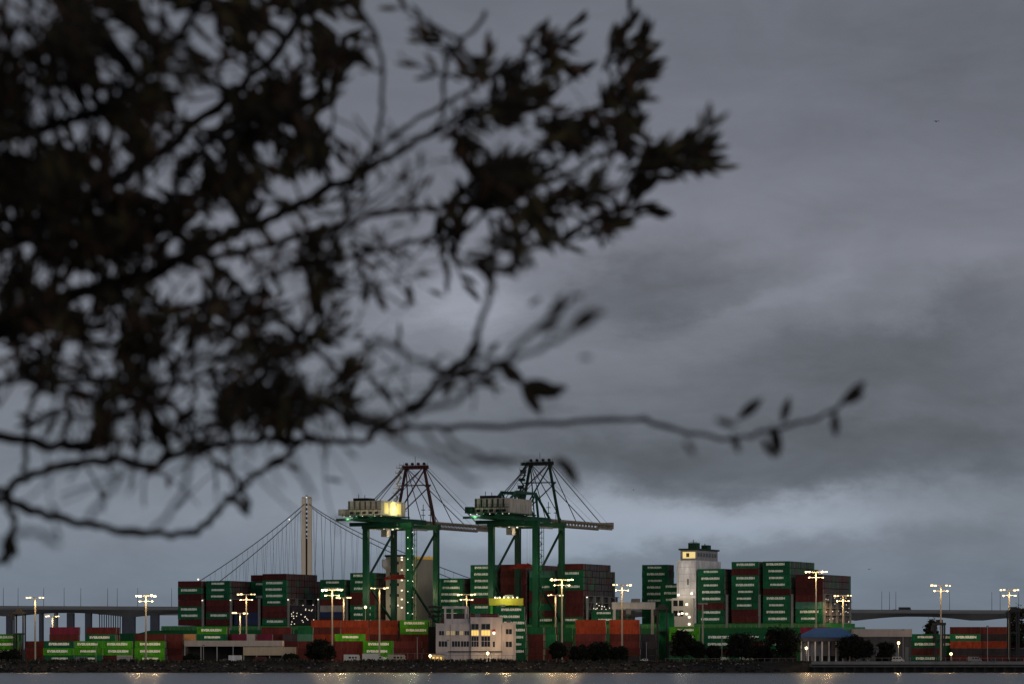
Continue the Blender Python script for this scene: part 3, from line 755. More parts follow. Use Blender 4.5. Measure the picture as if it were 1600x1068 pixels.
ystack(1306, 1562, 'RRRRS', 'the sea green topped stack behind the pavilion')
ystack(1424, 1552, 'GRGG', 'the first green stack left of the dark carrier')
ystack(1446, 1560, 'RGGG', 'the second green stack at the right warehouse end')
ystack(1486, 1556, 'RKOGR', 'the left red topped stack on the far right')
ystack(1532, 1556, 'RKOKR', 'the middle red stack on the far right')
ystack(1575, 1560, 'RKOGG', 'the stack cut by the right edge', rows=2)
tag(rows_mb.build('shipping_containers', [COLS[c] for c in RC]), 'remaining rows of red and green containers behind the front stacks', 'shipping containers', kind='stuff')

# ------------------------------------------------------------------ light masts
def mast_proto(h, arm, name='light_mast', glowm=LAMPE):
    root = thing(name, (0,0,0), 0, 'x', 'light mast', 'tall light masts in the port')
    mb = MB(); mb.tube([(0,0,0),(0,0,h)], [.42,.26], 8); mb.build('pole', mat('mast_pale', (.30,.27,.22), .5, vary=.1), root)
    mb = MB(); mb.box(-arm, arm, -.15, .15, h-.2, h+.1); mb.box(-arm*.8, arm*.8, .6, .9, h-.2, h+.1); mb.box(-.2,.2,.16,.6,h-.2,h+.05); mb.build('crossarm', PALE, root)
    if arm > 3.3:
        mb = MB(); mb.box(-arm*.75, arm*.75, -.15, .15, h-2.3, h-2.1); mb.build('crossarm', PALE, root)
        for k in (-.7, .7): mb = MB(); mb.box(k*arm-.3, k*arm+.3, -.6, -.16, h-2.45, h-2.05); mb.build('lamp_head', glowm, root)
    for k in (-1, -.62, .62, 1):
        z_ = random.uniform(.75,1.35); dz = random.uniform(-.15,.15)
        mb = MB(); mb.box(k*arm-.38*z_, k*arm+.38*z_, -.65, -.16, h-.3*z_+dz, h+.2*z_+dz); mb.build('lamp_head', glowm, root)
    return root
LMK = [(55,933,1540,'pale light mast farthest left behind red containers',3.2,.7),
 (82,962,1640,'short light mast beyond the far left stack',2.6,.6),
 (228,930,1540,'double headed light mast over the lamplit stack left of the ship',3.6,1.2),
 (385,928,1600,'light mast before the ship above the canopy',3.4,.9),
 (375,957,1640,'short lower light mast beside the canopy mast',3.0,.7),
 (519,921,1540,'tall bright light mast beside the waterfront tree',3.8,1.4),
 (537,933,1620,'shorter light mast just right of the bright tree side mast',2.8,.8),
 (593,918,1540,'light mast standing under the left crane',3.2,.6),
 (729,928,1600,'light mast rising above the office roof',3.4,.6),
 (878,905,1550,'tallest brightest light mast right of the right crane',4.2,1.6),
 (868,929,1640,'lower light mast beside the tallest bright mast',3.0,.8),
 (972,913,1550,'light mast before the stacked orange containers',3.4,.8),
 (1098,942,1540,'thin dim light mast before the ship bridge',1.4,.1),
 (1275,893,1550,'very bright light mast beside the blue roofed pavilion',4.0,1.5),
 (1317,930,1620,"shorter light mast at the ship's right end",3.4,1),
 (1470,914,1545,'light mast left of the red stack on the far right',3.6,.6),
 (1577,921,1545,'light mast nearest the right edge',3.4,.6)]
for i, (px, py, D, lab, arm, br) in enumerate(LMK):
    h = Z(py, D)-GZ
    r = mast_proto(h, arm, glowm=LAMPE if br > .5 else PALE); r.location = (X(px, D), D, GZ); r['label'] = lab
    if br > .3:
        for sx in (-1, 1): lamp((sx*arm, -2.2, h-.6), (5600 if br < 1.15 else 3400)*br, r, down=br < 1.15)
        lamp((0, -1.0, h-2.0), 420*br, r, rad=.3)
# low bright lamp right
def small_lamp(px, py, D, label, br=1.0):
    r = thing('street_lamp', (X(px, D), D, GZ), 0, label, 'street lamp'); h = Z(py, D)-GZ
    mb = MB(); mb.tube([(0,0,0),(0,0,h)], .1, 6); mb.build('pole', PALE, r)
    mb = MB(); mb.tube([(0,0,h-.5),(0,0,h-.2),(0,0,h+.4),(0,0,h+.6)], [.1,.55,.55,.1], 8); mb.build('lamp_head', LAMPE, r); lamp((0,-1,h+.2), 900*br, r, rad=.5)
small_lamp(1404, 1004, 1535, 'low bright lamp before the right warehouse', 1.5)
small_lamp(1260, 1012, 1522, 'low lamp beside the pavilion left corner', .8)
small_lamp(1486, 1021, 1522, 'tiny bollard lamp near the right shore', .3)
small_lamp(762, 1020, 1530, 'low lamp at the office entrance', .7)
small_lamp(672, 1024, 1528, 'low lamp beside the guard booth', .7)
small_lamp(571, 948, 1640, 'lamp post between the left crane legs', .5)

# ------------------------------------------------------------------ office block
D = 1535; SC = S*D
def ox(px): return (px-744)*SC
def oz(py): return Z(py, D)-GZ
off = thing('office_building', (X(744, D), D, GZ), 0, 'pale three storey waterfront office with roof pergola and yellow lit window band', 'building')
WALLG = mat('office_wall', (.40,.37,.375), .7, vary=.3, scale=.35); 
mb = MB(); mb.box(ox(681), ox(735), 0, 14, 0, oz(974)); mb.box(ox(735)+.01, ox(785), -.6, 14, 0, oz(964.5)); mb.box(ox(785)+.01, ox(806), .2, 13, 0, oz(972.5))
mb.box(ox(694), ox(735), 1, 13, oz(974)+.01, oz(966))
mb.build('wall', WALLG, off)
mb = MB()
for a in (694, 705, 726): mb.box(ox(a), ox(a)+.8, .6, 1.4, oz(966)+.01, oz(950))
mb.box(ox(693), ox(732), .4, 1.6, oz(950)+.01, oz(946.5)); mb.box(ox(693), ox(732), 10, 11, oz(950)+.01, oz(947))
for k in range(9): mb.box(ox(694)+k*1.1, ox(694)+k*1.1+.2, 1.61, 9.99, oz(949), oz(947))
for a in (694, 730): mb.box(ox(a), ox(a)+.6, 10, 10.8, oz(966)+.01, oz(950))
mb.build('pergola', WALLG, off)
mb = MB(); mb.box(ox(680), ox(693), -.15, 14.1, oz(974)+.01, oz(973)); mb.box(ox(735), ox(786), -.8, 14.2, oz(964.5)+.01, oz(963.6)); mb.box(ox(785.5), ox(807), 0, 13.2, oz(972.5)+.01, oz(971.6)); mb.build('parapet', WALLG, off)
def window(px0, px1, py0, py1, y, m=DGLASS, nm=2):
    mb = MB(); mb.box(ox(px0), ox(px1), y-.06, y-.01, oz(py1), oz(py0)); wnd = mb.build('window', m, off)
    mb = MB(); wd = ox(px1)-ox(px0)
    for k in range(nm+1): xk = ox(px0)+wd*k/nm; mb.box(xk-.06, xk+.06, y-.12, y-.065, oz(py1), oz(py0))
    mb.box(ox(px0)-.1, ox(px1)+.1, y-.2, y-.061, oz(py1)-.15, oz(py1)-.01); mb.build('frame', WALLG, wnd)
for (a, b_) in ((736.5,748),(752,766)):
    window(a, b_, 974, 982.5, -.6, nm=2); window(a, b_, 984, 992, -.6, WARM, 3); window(a, b_, 993.5, 1000.5, -.6, nm=3); window(a, b_, 1001.2, 1009.5, -.6, nm=3)
for a, b_, m_ in ((686,694,DGLASS),(697,703,mat('dim_window',(.2,.18,.1),emit=(1,.75,.4),estr=.25)),(704,711,MATS['dim_window']),(712,717,DGLASS),(718,724,MATS['dim_window']),(726,733,DGLASS)): window(a, b_, 985, 991.5, 0, m_, 2)
for a, b_ in ((685,699),(706,719),(720,733)): window(a, b_, 1001, 1009.5, 0, DGLASS, 3)
window(790, 800, 982, 990, .2); window(790, 800, 1001.5, 1010, .2); window(770, 773.5, 1001.5, 1010, -.6, nm=1)
mb = MB(); mb.box(ox(769.5), ox(774), -.9, -.62, oz(986), oz(982.5)); sg = mb.build('sign', REDST, off)
mb = MB(); mb.box(ox(770), ox(773.5), -.9, -.62, oz(990), oz(986.3)); mb.build('light', LAMPC, sg)  # white half of the sign, drawn as a glowing box
mb = MB(); mb.box(ox(700), ox(785), -1.2, -.61, oz(1018), oz(1016.5)); mb.build('canopy', BLACK, off)
lamp((ox(790), -9, 10), 2600, off, (1,.62,.30)); lamp((ox(762), -5, 3), 300, off, (1,.7,.25), .3)
mb = MB(); mb.box(ox(742), ox(750), 5, 9, oz(964.5)+.02, oz(964.5)+1.7); mb.build('roof_unit', STEEL, off)
mb = MB(); mb.box(ox(792), ox(798), 5, 8, oz(972.5)+.02, oz(972.5)+1.3); mb.build('roof_unit', STEEL, off)
for px_ in (704, 735.6, 784, 803): mb = MB(); mb.box(ox(px_)-.08, ox(px_)+.08, -.8, -.62, 0, oz(975)); mb.build('drain_pipe', STEEL, off)
mb = MB(); mb.tube([(ox(760),6,oz(964)),(ox(760),6,oz(952))], .08, 5); mb.build('antenna', STEEL, off)
mb = MB(); mb.box(ox(736), ox(785), -.75, -.7, oz(964)+.9, oz(964)+1.0)
for k in range(12): mb.box(ox(736)+k*1.06, ox(736)+k*1.06+.06, -.75, -.7, oz(963.6), oz(964)+.9)
mb.build('roof_railing', STEEL, off)
# dark stair tower left of the office
sgx = thing('stair_scaffold', (X(676, 1545), 1545, GZ), 0, 'dark scaffold tower standing against the office left side', 'scaffold')
mb = MB(); h = Z(945,1545)-GZ
for x in (-1.7, 0, 2.2):
    for y in (0, 3): mb.box(x-.15, x+.15, y-.15, y+.15, 0, h*(.7 if x < -1 else .98))
for k in range(12):
    z = k*1.9+1; mb.bar((-1.7,0,z),(2.2,0,z),.15); mb.bar((-1.7 if k%2 else 2.2,0,z),(2.2 if k%2 else -1.7,0,z+1.9),.15)
    if k > 8: mb.box(-1.7,3.6,.2,2.8,z,z+.9)
mb.build('frame', mat('scaffold_dark', (.02,.02,.022), .7), sgx)
mb = MB(); mb.box(-1.6,2.1,.3,2.7,.1,h*.62); mb.build('mesh_cladding', MATS['scaffold_dark'], sgx)

# ------------------------------------------------------------------ long canopy and sheds
D = 1540
def shed(px0, px1, py_top, py_fas, py_bot, D, label, wallm, open_, name='warehouse', depth=14, z0=GZ, cols=6):
    wd = X(px1,D)-X(px0,D); r = thing(name, (X(px0,D), D, z0), 0, label, 'building'); h1 = Z(py_top,D)-z0; h0 = Z(py_fas,D)-z0
    mb = MB(); mb.box(0, wd, 0, depth, h0, h1); mb.build('roof_fascia', wallm, r)
    if open_:
        mb = MB()
        for k in range(cols+1):
            x = wd*k/cols*.985; mb.box(x, x+.35, .5, .85, 0, h0-.01)
        mb.build('column', PALE, r)
        mb = MB(); mb.box(.4, wd*.72, depth-1, depth-.5, 0, h0-.01); mb.build('back_wall', mat('shed_dark', (.03,.025,.025), .8), r)
    else:
        mb = MB(); mb.box(.3, wd-.3, .3, depth-.3, 0, h0-.01); wl_ = mb.build('wall', mat('shed_wall_dark', (.05,.05,.055), .8), r)
        mb = MB()
        for k in range(cols): x = wd*(k+.3)/cols; mb.box(x, x+wd/cols*.35, .2, .29, 0.2, h0*.6)
        mb.build('door', STEEL, wl_)
    return r
shed(288, 441, 1000, 1009, 1030, 1538, 'long open truck canopy with pale fascia on the left', mat('fascia_pale', (.45,.37,.31), .7, vary=.15), True, 'truck_canopy')
shed(380, 462, 1010, 1023, 1030, 1530, 'tan low office trailer before the long canopy', mat('trailer_tan', (.46,.36,.24), .7, vary=.15), True, 'site_trailer', 4, cols=4)
shed(1334, 1425, 982, 994, 1025, 1550, 'long pale warehouse right of the blue roofed pavilion', mat('warehouse_pale', (.27,.24,.24), .7, vary=.15), False, 'warehouse', 18)
r = shed(357, 377, 1023, 1033, 1034, 1524, 'small pale utility hut before the tan trailer', WHITE, False, 'utility_hut', 4, cols=2)
# pavilion
D = 1528; wd = X(1340,D)-X(1250,D)
pv = thing('pavilion', (X(1250,D), D, GZ), 0, 'waterfront pavilion with blue hipped roof and columns', 'building')
h0, h1 = Z(995,D)-GZ, Z(980,D)-GZ; dp = 14
mb = MB(); a = [(-1,-1,h0),(wd+1,-1,h0),(wd+1,dp+1,h0),(-1,dp+1,h0),(wd*.28,dp/2,h1),(wd*.72,dp/2,h1)]
n = 0; mb.v = a; mb.f = [(0,1,5,4),(1,2,5),(2,3,4,5),(3,0,4),(3,2,1,0)]; mb.m = [0]*5; mb.build('roof', mat('blue_roof', (.010,.075,.22), .85, vary=.2), pv)
mb = MB(); mb.box(-.6, wd+.6, -.6, dp+.6, h0-1.6, h0-.01); mb.build('eaves', mat('eaves_dark', (.06,.06,.075), .7), pv)
for k in range(9):
    x = .3+(wd-.9)*k/8; mb = MB(); mb.box(x, x+.5, 0, .5, 0, h0-1.61); mb.build('column', WHITE, pv)
mb = MB(); mb.box(1.5, wd-1.5, 4, dp-1, 0, h0-1.61); wl_ = mb.build('wall', mat('pavilion_wall', (.22,.22,.24), .8), pv)
for k in range(6): mb = MB(); mb.box(2.5+k*3.3, 4.6+k*3.3, 3.9, 3.99, .2, 2.6); mb.build('doorway', BLACK, wl_)

# ------------------------------------------------------------------ pier on the right shore
pr = thing('pier', (X(1268,1494), 1494, 0), 0, 'low concrete pier with dark underside along the right shore', 'pier')
wd = 190
mb = MB(); mb.box(0, wd, 0, 14, 2.2, 3.6); mb.box(0, wd, .2, .5, 3.61, 4.4); mb.build('deck', CONC, pr)
mb = MB(); mb.box(0, wd, -.4, -.01, 2.5, 3.2); mb.build('fender', mat('timber_dark', (.03,.026,.022), .9), pr)
for k in range(48):
    mb = MB(); mb.box(1+k*3.9, 1.5+k*3.9, .3, .8, -3, 2.19); mb.build('pile', MATS['timber_dark'], pr)
mb = MB(); mb.box(0, wd, 3, 3.3, -1, 2.19); mb.build('underdeck_shade', BLACK, pr)  # black sheet stands for the shadow under the pier deck

# ------------------------------------------------------------------ fences
def fence(px0, px1, D, h, label, m):
    x0, x1 = X(px0,D), X(px1,D); r = thing('fence', (x0, D, GZ), 0, label, 'fence'); n = int((x1-x0)/2.8)
    mb = MB(); mb.box(0, x1-x0, .06, .11, h-.08, h); mb.box(0, x1-x0, .06, .11, .3, .36); mb.build('rail', m, r)
    for k in range(n+1):
        mb = MB(); mb.box(k*2.8-.06, k*2.8+.06, -.06, .055, 0, h+.15); mb.build('post', m, r)
FM = mat('fence_grey', (.22,.20,.19), .7)
fence(604, 690, 1521, 3.6, 'tall pale fence left of the office block', FM)
fence(690.5, 812, 1520, 2.8, 'chain fence in front of the office block', mat('fence_dark', (.05,.05,.05), .7))
fence(1040, 1245, 1520, 1.6, 'low rail fence under the dark trees', FM)
fence(1345, 1610, 1519, 1.8, 'long thin fence on the right shore', FM)
fence(60, 275, 1521, 2.0, 'thin fence along the left shore', MATS['fence_dark'])

# ------------------------------------------------------------------ vehicles
TYRE = mat('tyre', (.012,.012,.012), .8)
def vehicle(px, D, Lm, kind, m, label, group='vehicles parked behind the shore'):
    r = thing({'van':'parked_van','car':'parked_car','camper':'camper_van','truck':'box_truck'}[kind], (X(px,D), D, GZ), 0, label, {'van':'van','car':'car','camper':'camper van','truck':'truck'}[kind], group)
    mb = MB()
    if kind == 'car': prof = [(0,.35),(Lm,.35),(Lm,.85),(Lm*.8,.95),(Lm*.66,1.45),(Lm*.28,1.47),(Lm*.1,1.0),(0,.9)]; W_ = 1.8
    elif kind == 'van': prof = [(0,.4),(Lm,.4),(Lm,1.1),(Lm*.88,1.3),(Lm*.78,2.25),(.1,2.3),(0,2.0)]; W_ = 2
    elif kind == 'truck': prof = [(0,.9),(Lm*.74,.9),(Lm*.74,.5),(Lm,.5),(Lm,1.5),(Lm*.95,2.4),(Lm*.76,2.5),(Lm*.76,3.5),(0,3.5)]; W_ = 2.4
    else: prof = [(0,.5),(Lm,.5),(Lm,1.4),(Lm*.92,1.7),(Lm*.97,2.3),(Lm*.9,3.1),(0,3.15)]; W_ = 2.3
    mb.prism(prof, 0, W_); mb.build('body', m, r)
    top = prof[-2][1]
    for a, b_ in ((.3,.44),(.5,.62),(.68,.78)) if kind != 'truck' else ((.8,.9),):
        z0_ = {'car':.95,'van':1.35,'camper':1.6,'truck':1.6}[kind]; mb = MB(); mb.box(Lm*a, Lm*b_, -.03, -.005, z0_, z0_+(.4 if kind == 'car' else .65)); mb.build('window', DGLASS, r)
    for x in (Lm*.18, Lm*.82):
        for y in (0, W_-.2):
            mb = MB(); mb.tube([(x,y-.03,.36),(x,y+.22,.36)], .36, 12); mb.build('wheel', TYRE, r)
CW = mat('vehicle_white', (.55,.52,.48), .35, vary=.1)
vehicle(537, 1524, 6.6, 'camper', CW, 'white camper leftmost of three below the low green stack')
vehicle(566, 1524, 8.4, 'truck', CW, 'white box truck between two campers')
vehicle(606, 1524, 7.2, 'camper', mat('vehicle_cream', (.45,.38,.28), .4), 'cream camper beside the tall pale fence')
vehicle(118, 1526, 5.4, 'van', mat('vehicle_grey', (.2,.19,.2), .4), 'grey van parked before the left lamplit stack')
vehicle(345, 1526, 4.6, 'car', MATS['vehicle_grey'], 'grey car parked left of the utility hut')
vehicle(398, 1524, 5.4, 'van', mat('vehicle_maroon', (.10,.02,.02), .4), 'maroon van parked before the tan trailer')
vehicle(430, 1524, 4.6, 'car', CW, 'white car parked before the tan trailer right end')
vehicle(1000, 1524, 4.6, 'car', CW, 'white car parked below the orange containers')
vehicle(1104, 1524, 4.8, 'car', mat('vehicle_beige', (.5,.3,.2), .4), 'beige car beside the thin dim mast')
vehicle(1388, 1524, 6.4, 'van', CW, 'white van beside the low bright lamp')
vehicle(1513, 1526, 5.4, 'van', MATS['vehicle_grey'], 'grey van on the far right before red containers')
vehicle(1546, 1526, 4.6, 'car', mat('vehicle_dark', (.03,.03,.04), .4), 'dark car on the far right before red containers')
for i_, (px_, yt_, lab_) in enumerate(((1543,978,'thin post before the middle red stack on the far right'),(1411,984,'thin post right of the low bright lamp'),(1128,996,'thin post left of the broad dark tree'),(700,1000,'thin post before the office left corner'),(652,996,'thin post before the low red stack left of the office'),(318,1008,'thin post below the canopy left end'),(150,1004,'thin post between the two lamplit stacks'),(1010,1004,'thin post beside the grey yard crane foot'))):
    h = Z(yt_, 1519)-GZ; r_ = thing('utility_post', (X(px_,1519), 1519, GZ), 0, lab_, 'post', 'thin posts along the shore')
    mb = MB(); mb.tube([(0,0,0),(0,0,h)], .1, 6); mb.build('pole', PALE, r_); mb = MB(); mb.box(-.5,.5,-.1,.1,h-.01,h+.35); mb.build('head', STEEL, r_)
# guard booth
gb = thing('guard_booth', (X(674,1530), 1530, GZ), 0, 'small lit guard booth at the foot of the office', 'booth')
mb = MB(); mb.box(0, 5, 0, 3, 0, 3); mb.build('wall', TAN, gb); mb = MB(); mb.box(-.3, 5.3, -.3, 3.3, 3.01, 3.3); mb.build('roof', STEEL, gb)
for k in (0.4, 2.0, 3.5): mb = MB(); mb.box(k, k+.8, -.06, -.01, .9, 2.2); mb.build('window', WARM, gb)
# straddle carriers (dark, tall)
def straddle(px, D, ytop, label, m):
    h = Z(ytop, D)-GZ; r = thing('straddle_carrier', (X(px,D), D, GZ), 0, label, 'straddle carrier')
    for x in (0, 3.6):
        for y in (0, 7):
            mb = MB(); mb.box(x-.3, x+.3, y-.3, y+.3, 1, h-1); mb.build('leg', m, r)
        mb = MB(); mb.box(x-.4, x+.4, -1, 8, .6, 1); mb.build('sill_beam', m, r)
        for y in (-.4, 2.2, 4.8, 7.4): mb = MB(); mb.tube([(x-.25,y,.6),(x+.25,y,.6)], .6, 10); mb.build('wheel', TYRE, r)
    mb = MB(); mb.box(-.5, 4.1, -.6, 7.6, h-.99, h); mb.build('top_frame', m, r); mb = MB(); mb.box(.5, 3, 1, 4, h+.01, h+1.2); mb.build('engine_housing', m, r); mb = MB(); mb.box(-1.8,-.51,-.5,1.4,h-3.4,h-1); mb.build('cab', m, r); mb = MB(); mb.box(.4,3.2,-.2,7.2,h*.55,h*.55+.6); mb.build('spreader', m, r)
DK = mat('carrier_dark', (.022,.022,.026), .6)
straddle(1578, 1540, 952, 'dark straddle carrier beside the right edge mast', DK)
straddle(1462, 1545, 972, 'dark straddle carrier behind the right green stacks', DK)
straddle(22, 1545, 955, 'dark straddle carrier on the far left', DK)
straddle(1458-430, 1562, 948, 'dark straddle carrier between grey yard crane and ship bridge', DK)

# ------------------------------------------------------------------ bridges
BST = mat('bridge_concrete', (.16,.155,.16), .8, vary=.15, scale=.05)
BSD = mat('bridge_dark_grey', (.07,.075,.095), .8)  # dark grey for piers, falsework, cables and lamp posts
D1, D2 = 3000, 3150
vd = thing('viaduct', (0, D1, 0), 0, 'long concrete viaduct crossing behind the ship to both frame edges', 'bridge')
def vz(px): return Z(948+7*px/1600., D1)
mb = MB(); pxs = list(range(-900, 2520, 20)); n = len(pxs)
for px in pxs:
    x = X(px, D1); z = vz(px); ph = ((px-200)/190.) ; ph = abs(ph-round(ph)); hc = 1.6+3.4*(1-min(1, ph/.42))**1.5
    mb.v += [(x,0,z),(x,22,z),(x,22,z-1.6),(x,17,z-2.4-hc),(x,5,z-2.4-hc),(x,0,z-1.6)]
for i in range(n-1):
    for j in range(6): a = i*6+j; b_ = i*6+(j+1) % 6; mb.f.append((a,b_,b_+6,a+6)); mb.m.append(0)
mb.build('deck', BST, vd)
mb = MB(); 
for a, b_ in zip(pxs, pxs[1:]): mb.bar((X(a,D1), -.1, vz(a)+.6), (X(b_,D1), -.1, vz(b_)+.6), .2, 1.1)
mb.build('parapet', BST, vd)
for px, wpx in ((12,8),(62,5),(85,4),(108,10),(136,9),(200,18),(240,13),(390,12),(580,12),(770,12),(960,12),(1150,12),(1310,10),(1700,12),(1890,12),(2080,12),(2270,12),(-180,12),(-370,12),(-560,12)):
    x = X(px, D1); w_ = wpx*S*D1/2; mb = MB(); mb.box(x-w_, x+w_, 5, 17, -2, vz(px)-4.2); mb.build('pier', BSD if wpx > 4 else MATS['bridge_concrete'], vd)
mb = MB()
for k in range(12): x = X(150+k*3.6, D1); mb.box(x-.35, x+.35, 26, 27, -1, vz(160)-5)
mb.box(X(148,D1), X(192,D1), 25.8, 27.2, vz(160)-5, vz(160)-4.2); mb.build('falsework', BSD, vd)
for i, px in enumerate((5,28,68,100,126,168,183,215,268,1378,1390,1400,1484,1550,1563,1592)):
    r = thing('viaduct_lamp', (X(px,D1), D1+1, vz(px)+.1), 0, ('thin lamp post on the left viaduct, '+ORD[i+1]+' from the left' if i < 9 else 'thin lamp post on the right viaduct, '+ORD[i-8]+' right of the ship'), 'street lamp', 'lamp posts along the viaduct')
    mb = MB(); mb.tube([(0,0,0),(0,0,15)], [.22,.14], 5); mb.bar((0,0,14.9),(0,2.5,15.3),.15); mb.build('pole', BSD, r)
for px, Lm, hh in ((1405, 9.5, 3.2), (1396, 2.8, 1.5)):
    r = thing('bus' if Lm > 5 else 'moving_car', (X(px,D1), D1+3, vz(px)), 0, 'dark long bus crossing the viaduct right of the ship' if Lm > 5 else 'small dark car just behind the bus on the viaduct', 'bus' if Lm > 5 else 'car')
    mb = MB(); mb.prism([(0,.4),(Lm,.4),(Lm,hh*.6),(Lm*.93,hh),(0,hh)], 0, 2.5); mb.build('body', BSD, r)
    for x in (Lm*.2, Lm*.8): mb = MB(); mb.tube([(x,-.05,.45),(x,.3,.45)], .45, 10); mb.build('wheel', TYRE, r)
    mb = MB(); mb.box(Lm*.1, Lm*.9, -.05, -.01, hh*.5, hh*.8); mb.build('window', DGLASS, r)
# suspension bridge
D = 3660
sb = thing('suspension_bridge', (X(479,D), D, 0), 0, 'distant white suspension bridge tower with twin sagging cables', 'bridge')
def bx(px): return (px-479)*S*D
ztop = Z(778, D); zd = Z(952, D)
TW = mat('tower_floodlight_tint', (.75,.62,.48), .6, vary=.12, scale=.03)  # warm floodlight on the tower is put into its base colour
TWG = mat('tower_warm', (.55,.38,.20), .6, vary=.12)
mb = MB()
def shaft(x, y): 
    n = len(mb.v); a, b_ = 2.35, 1.85
    mb.v += [(x-a,y-a,-2),(x+a,y-a,-2),(x+a,y+a,-2),(x-a,y+a,-2),(x-b_,y-b_,ztop),(x+b_,y-b_,ztop),(x+b_,y+b_,ztop),(x-b_,y+b_,ztop)]
    for q in ((4,5,6,7),(0,1,5,4),(1,2,6,5),(2,3,7,6),(3,0,4,7)): mb.f.append(tuple(n+i for i in q)); mb.m.append(0)
for x, y in ((-2.9,0),(2.9,0),(-2.9,7),(2.9,7)): shaft(x, y)
tower = mb.build('tower', TW, sb)
mb = MB(); z = zd+70
mb.box(-.9, .9, .6, 1.6, 0, zd+68)
z = zd+69
while z < ztop-4: mb.box(-.75, .75, .3, 1.8, z, z+2.2); z += 4.3
mb.build('link', mat('tower_link_dark', (.06,.05,.045), .7), tower)
mb = MB(); mb.box(-4.4, 4.4, -1, 8, ztop+.01, ztop+1.2); mb.box(-1,1,2,4,ztop+1.2,ztop+3); mb.build('saddle', PALE, tower)
mb = MB(); mb.box(-.5,.5,-1.6,-1.01,ztop+.4,ztop+1.2); mb.box(bx(452)-.4,bx(452)+.4,-1,0,Z(811,D)-.4,Z(811,D)+.4); mb.box(bx(306),bx(308),20,21,Z(904,D)-.5,Z(904,D)+.8); mb.build('beacon', LAMPC, sb)
def cab(pts, y):
    out = []
    (x0,y0),(x1,y1),(x2,y2) = pts
    for i in range(25):
        u = i/24; out.append((bx((1-u)**2*x0+2*u*(1-u)*x1+u*u*x2), y, Z((1-u)**2*y0+2*u*(1-u)*y1+u*u*y2, D)))
    return out
C = [cab([(476,787),(395,858),(283,925)], -2), cab([(477,790),(405,862),(318,925)], 9), cab([(483,787),(550,836),(740,905)], -2), cab([(484,790),(545,840),(735,915)], 9)]
mb = MB()
for c in C: mb.tube(c, .42, 6)
mb.build('main_cable', BSD, sb)
mb = MB()
for c in C:
    for i in range(1, 24):
        p = c[i]; mb.tube([p, (p[0]+(3 if i % 2 else -3), p[1], zd)], .10, 4)
mb.build('hanger', BSD, sb)
mb = MB(); mb.box(bx(200), bx(900), -3, 12, zd-5, zd); mb.build('deck', BST, sb)

# ------------------------------------------------------------------ mid-distance trees
LEAFD = [mat('leaf_dark', (.007,.009,.006), .9, vary=.4), mat('leaf_mid', (.014,.016,.009), .9, vary=.4)]
BARK = mat('bark', (.03,.025,.02), .9)
def tree(px, py_top, D, wpx, label, seed, z0=GZ, low=.25, group='dark trees along the waterfront'):
    rr = random.Random(seed); h = Z(py_top, D)-z0; rad = wpx*S*D/2
    r = thing('tree', (X(px,D), D, z0), 0, label, 'tree', group)
    mb = MB(); mb.tube([(0,0,0),(.1,0,h*.3),(0,.1,h*.7)], [.35,.25,.1], 7)
    for k in range(5):
        a = rr.uniform(0,6.28); mb.tube([(0,0,h*(.25+.08*k)),(math.cos(a)*rad*.6, math.sin(a)*rad*.6, h*(.5+.08*k))], [.14,.04], 5)
    mb.build('trunk', BARK, r)
    mb = MB()
    cl = []
    for k in range(70):
        a = rr.uniform(0,6.28); q = rr.random()**.5; zf = rr.uniform(low, .93); e = math.sqrt(max(.05, 1-((zf-.5)/.55)**2))
        cl.append((math.cos(a)*q*rad*e*rr.uniform(.7,1), math.sin(a)*q*rad*e*.85, h*zf, rad*rr.uniform(.12,.36)))
    for (x,y,z,cr_) in cl:
        for _ in range(80):
            v = Vector((rr.gauss(0,1), rr.gauss(0,1), rr.gauss(0,.8))).normalized()*cr_*rr.uniform(.5,1.05)
            p = Vector((x,y,max(.3,z)))+v; s1 = rr.uniform(.25,.6); a = Vector((rr.uniform(-1,1),rr.uniform(-1,1),rr.uniform(-1,1))).normalized(); b_ = a.cross(Vector((rr.uniform(-1,1),rr.uniform(-1,1),rr.uniform(-1,1)))).normalized()
            mb.mi = rr.choice((0,0,1)); mb.quad([p-a*s1, p+b_*s1*.6, p+a*s1, p-b_*s1*.6])
    for _ in range(420):
        a = rr.uniform(0,6.283); el = rr.uniform(-.3,1.4); q = rr.uniform(.8,1.22)
        p = Vector((math.cos(a)*math.cos(el)*rad*q, math.sin(a)*math.cos(el)*rad*q, h*(.5+.46*math.sin(el)*q))); s1 = rr.uniform(.2,.6)
        if p.z < .4: continue
        d1 = Vector((rr.uniform(-1,1),rr.uniform(-1,1),rr.uniform(-1,1))).normalized(); d2 = d1.cross(Vector((0,0,1))).normalized()
        mb.quad([p-d1*s1, p+d2*s1*.4, p+d1*s1, p-d2*s1*.4])
    mb.build('crown', LEAFD, r)
tree(500, 1000, 1520, 46, 'dark round tree below the canopy right end', 1)
tree(872, 1003, 1522, 26, 'small dark tree at the foot of the tallest mast', 2)
tree(903, 1009, 1522, 34, 'low dark bush left below the orange containers', 3, low=.1)
tree(935, 1004, 1522, 40, 'wide dark bush below the orange containers', 4, low=.1)
tree(968, 1010, 1522, 30, 'low dark bush right below the orange containers', 41, low=.1)
tree(1066, 984, 1524, 42, 'dark tree below the ship bridge', 5)
tree(1092, 1002, 1523, 24, 'small tree left of the thin dim mast', 51)
tree(1116, 1008, 1523, 22, 'small bush right of the thin dim mast', 52, low=.1)
tree(1158, 990, 1522, 58, 'broad dark tree left of the tallest waterfront tree', 6)
tree(1222, 981, 1522, 60, 'tallest dark waterfront tree left of the pavilion', 7)
tree(1192, 1010, 1524, 30, 'low bush between the two broad dark trees', 71, low=.1)
tree(1330, 993, 1522, 46, 'dark tree before the pavilion right end', 8)
